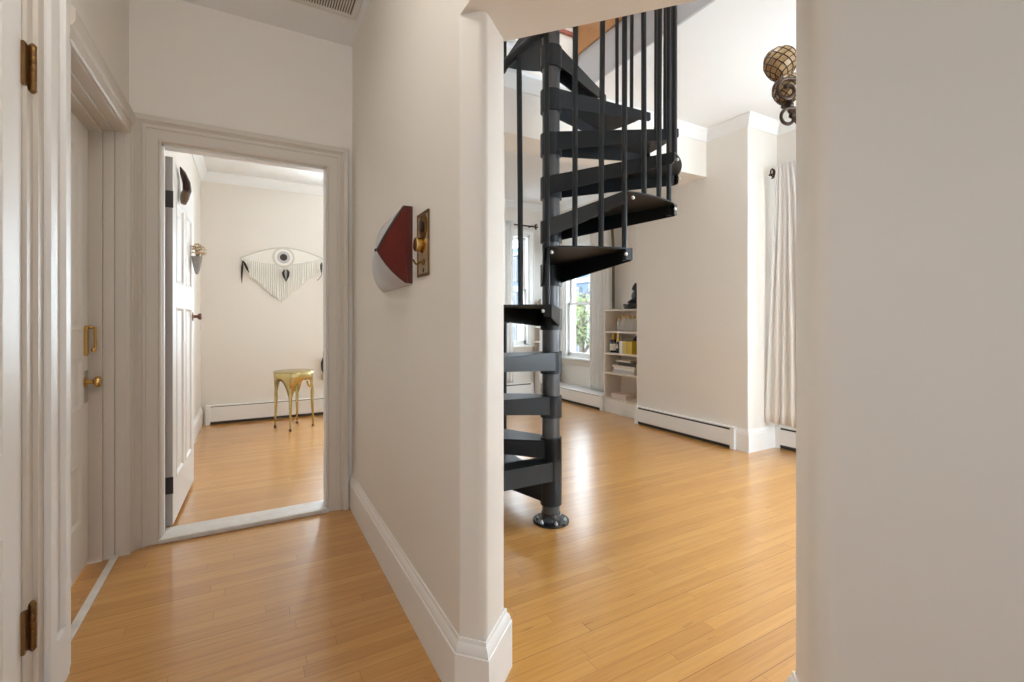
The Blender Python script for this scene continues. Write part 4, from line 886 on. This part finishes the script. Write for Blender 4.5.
# dried bouquet in a paper cone on the open door
bq = thing('dried_bouquet', 'dried flower bouquet in a grey paper cone hung on the open white door', 'bouquet', (-0.33, 3.99, 1.52))
m_ = MB(); m_.lathe((-0.328, 3.99, 1.525), [(0.008, 0), (0.018, 0.03), (0.030, 0.10), (0.034, 0.125), (0.030, 0.125), (0.016, 0.04)], 18); m_.build('paper_cone', M['paper'], bq, smooth=40)
m_ = MB()
for k in range(16):
    a = random.uniform(0, 2*PI); q = random.uniform(0.005, 0.05); h = random.uniform(0.15, 0.215)
    m_.tube([(-0.328, 3.99, 1.60), (-0.326+q*0.9*cos(a), 3.99+q*sin(a), 1.525+h)], 0.0018, 5)
m_.build('stems', M['stem'], bq)
for mt, cnt in (('petal', 14), ('petal2', 12)):
    m_ = MB()
    for k in range(cnt):
        a = random.uniform(0, 2*PI); q = random.uniform(0.0, 0.048); h = random.uniform(0.14, 0.215)
        c = (-0.322+max(-0.028, q*cos(a)), 3.99+q*sin(a), 1.525+h)
        for j_ in range(6):
            b_ = 2*PI*j_/6; m_.sphere((c[0]+0.008*cos(b_), c[1]+0.008*sin(b_), c[2]+random.uniform(-.003, .003)), 0.007, 7, 5, (1, 1, 0.6))
    o = m_.build('blossoms', M[mt], bq, smooth=True); o['kind'] = 'stuff'

# ------------------------------------------------------------------ fill lamps added out of view
def fill_lamp(x, y, z, r, power, label, col=(0.95, 0.975, 1.0)):
    t_ = thing('fill_lamp', label, 'ceiling lamp', (x, y, z))
    m_ = MB(); m_.lathe((x, y, z), [(r*0.7, -0.03), (r*0.72, 0)], 28); m_.build('lamp_base', M['white'], t_, smooth=30)
    m_ = MB(); m_.lathe((x, y, z), [(0.004, -0.13), (r*0.5, -0.12), (r*0.88, -0.08), (r, -0.03)], 28); m_.build('lamp_shade', M['lampglass'], t_, smooth=True)
    ld = bpy.data.lights.new('fill_light', 'POINT'); ld.energy = power; ld.shadow_soft_size = 0.2; ld.color = col
    lo = bpy.data.objects.new('fill_light', ld); C.objects.link(lo); lo.location = (x, y, z-0.32)
FILL_HALL, FILL_FAR = 9.5, 13
fill_lamp(-0.05, 1.25, HC, 0.17, FILL_HALL, 'round opal fill lamp added on the hall ceiling out of view', (1.0, 0.95, 0.885))  # unseen lamp added to brighten the hall
fill_lamp(1.10, 4.75, RC, 0.18, FILL_FAR, 'round opal fill lamp added in the far room out of sight')  # unseen lamp added to brighten the far room

# ------------------------------------------------------------------ outside
st(MB().box(4.9, 40, -12, 40, -3.4, -3.3).build('ground_street', M['street']), 'paved street outside the window', 'street')
hs = thing('apartment_house', 'blue-grey house across the street seen through the sash window', 'house', (17, 22, -3.3))
m_ = MB(); m_.box(14.5, 20, 14, 34, -3.3, 5.7); m_.build('wall', M['facade'], hs)
m_ = MB(); m_.box(14.38, 14.5, 14, 34, 3.05, 3.3); m_.box(14.38, 14.5, 14, 34, 5.2, 5.4); m_.build('cornice', M['facadetrim'], hs)
m_ = MB(); m_.box(14.40, 14.52, 14, 34, -3.3, 1.75); m_.build('ground_storey', M['brick'], hs)
for k in range(9):
    for z_ in (-0.6, 3.6, 1.95):
        y_ = 14.6+k*2.1; m_ = MB(); m_.box(14.34, 14.5, y_, y_+0.95, z_, z_+(1.5 if z_ != 1.95 else 0.9)); w_ = m_.build('window', M['facadetrim'], hs)
        m_ = MB(); m_.box(14.32, 14.4, y_+0.1, y_+0.85, z_+0.1, z_+(1.4 if z_ != 1.95 else 0.8)); m_.build('pane', M['darkpane'], w_)
def tree(x, y, h, label, mt, R, n=900):
    t_ = thing('street_tree', label, 'tree', (x, y, -3.3))
    m_ = MB(); m_.tube([(x, y, -3.3), (x+0.1, y, -1), (x, y+0.1, h-R*0.6)], [0.16, 0.12, 0.05], 10)
    for k in range(9):
        a = 2*PI*k/9; z_ = h-R*1.1+0.1*k; m_.tube([(x, y, z_-0.4), (x+R*0.5*cos(a), y+R*0.5*sin(a), z_+0.3), (x+R*0.9*cos(a), y+R*0.9*sin(a), z_+0.7)], [0.05, 0.03, 0.012], 6)
    m_.build('trunk', M['bark'], t_, smooth=30)
    m_ = MB()
    for k in range(n):
        d = Vector((random.gauss(0, 1), random.gauss(0, 1), random.gauss(0, 1))).normalized()*R*random.uniform(0.35, 1)**0.6; d.z *= 0.9
        c = Vector((x, y, h-R*0.4))+d; u = Vector((random.gauss(0, 1), random.gauss(0, 1), random.gauss(0, 1))).normalized()*0.07; w = u.orthogonal().normalized()*0.05
        m_.face([m_.v(tuple(c-u)), m_.v(tuple(c+w)), m_.v(tuple(c+u)), m_.v(tuple(c-w))])
    o = m_.build('foliage', M[mt], t_); o['kind'] = 'stuff'
tree(8.6, 11.1, 1.55, 'green leafy tree in the lower half of the sash window', 'leaf', 0.95)
tree(9.6, 12.9, 1.75, 'yellow-green tree beside the green tree outside the window', 'leaf2', 0.8)

# ------------------------------------------------------------------ world, camera, view
w = bpy.data.worlds.new('sky'); SC.world = w; w.use_nodes = True
bg = w.node_tree.nodes['Background']; bg.inputs[0].default_value = (0.81, 0.92, 1.0, 1); bg.inputs[1].default_value = 8.0
cam = bpy.data.cameras.new('camera'); co = bpy.data.objects.new('camera', cam); C.objects.link(co)
co.location = (0, 0, 1.2); co.rotation_euler = (PI/2, 0, -rad(29.25)); cam.sensor_width = 36; cam.lens = 468/1024*36; cam.shift_y = -21/1024; cam.clip_start = 0.02
SC.camera = co
SC.view_settings.view_transform = 'Standard'; SC.view_settings.look = 'None'; SC.view_settings.gamma = 1.0; SC.view_settings.use_curve_mapping = False
SC.view_settings.exposure = 0.16
SC.cycles.max_bounces = 14; SC.cycles.diffuse_bounces = 8; SC.cycles.glossy_bounces = 5; SC.cycles.transparent_max_bounces = 16
SC.cycles.use_denoising = True; SC.cycles.sample_clamp_indirect = 6.0
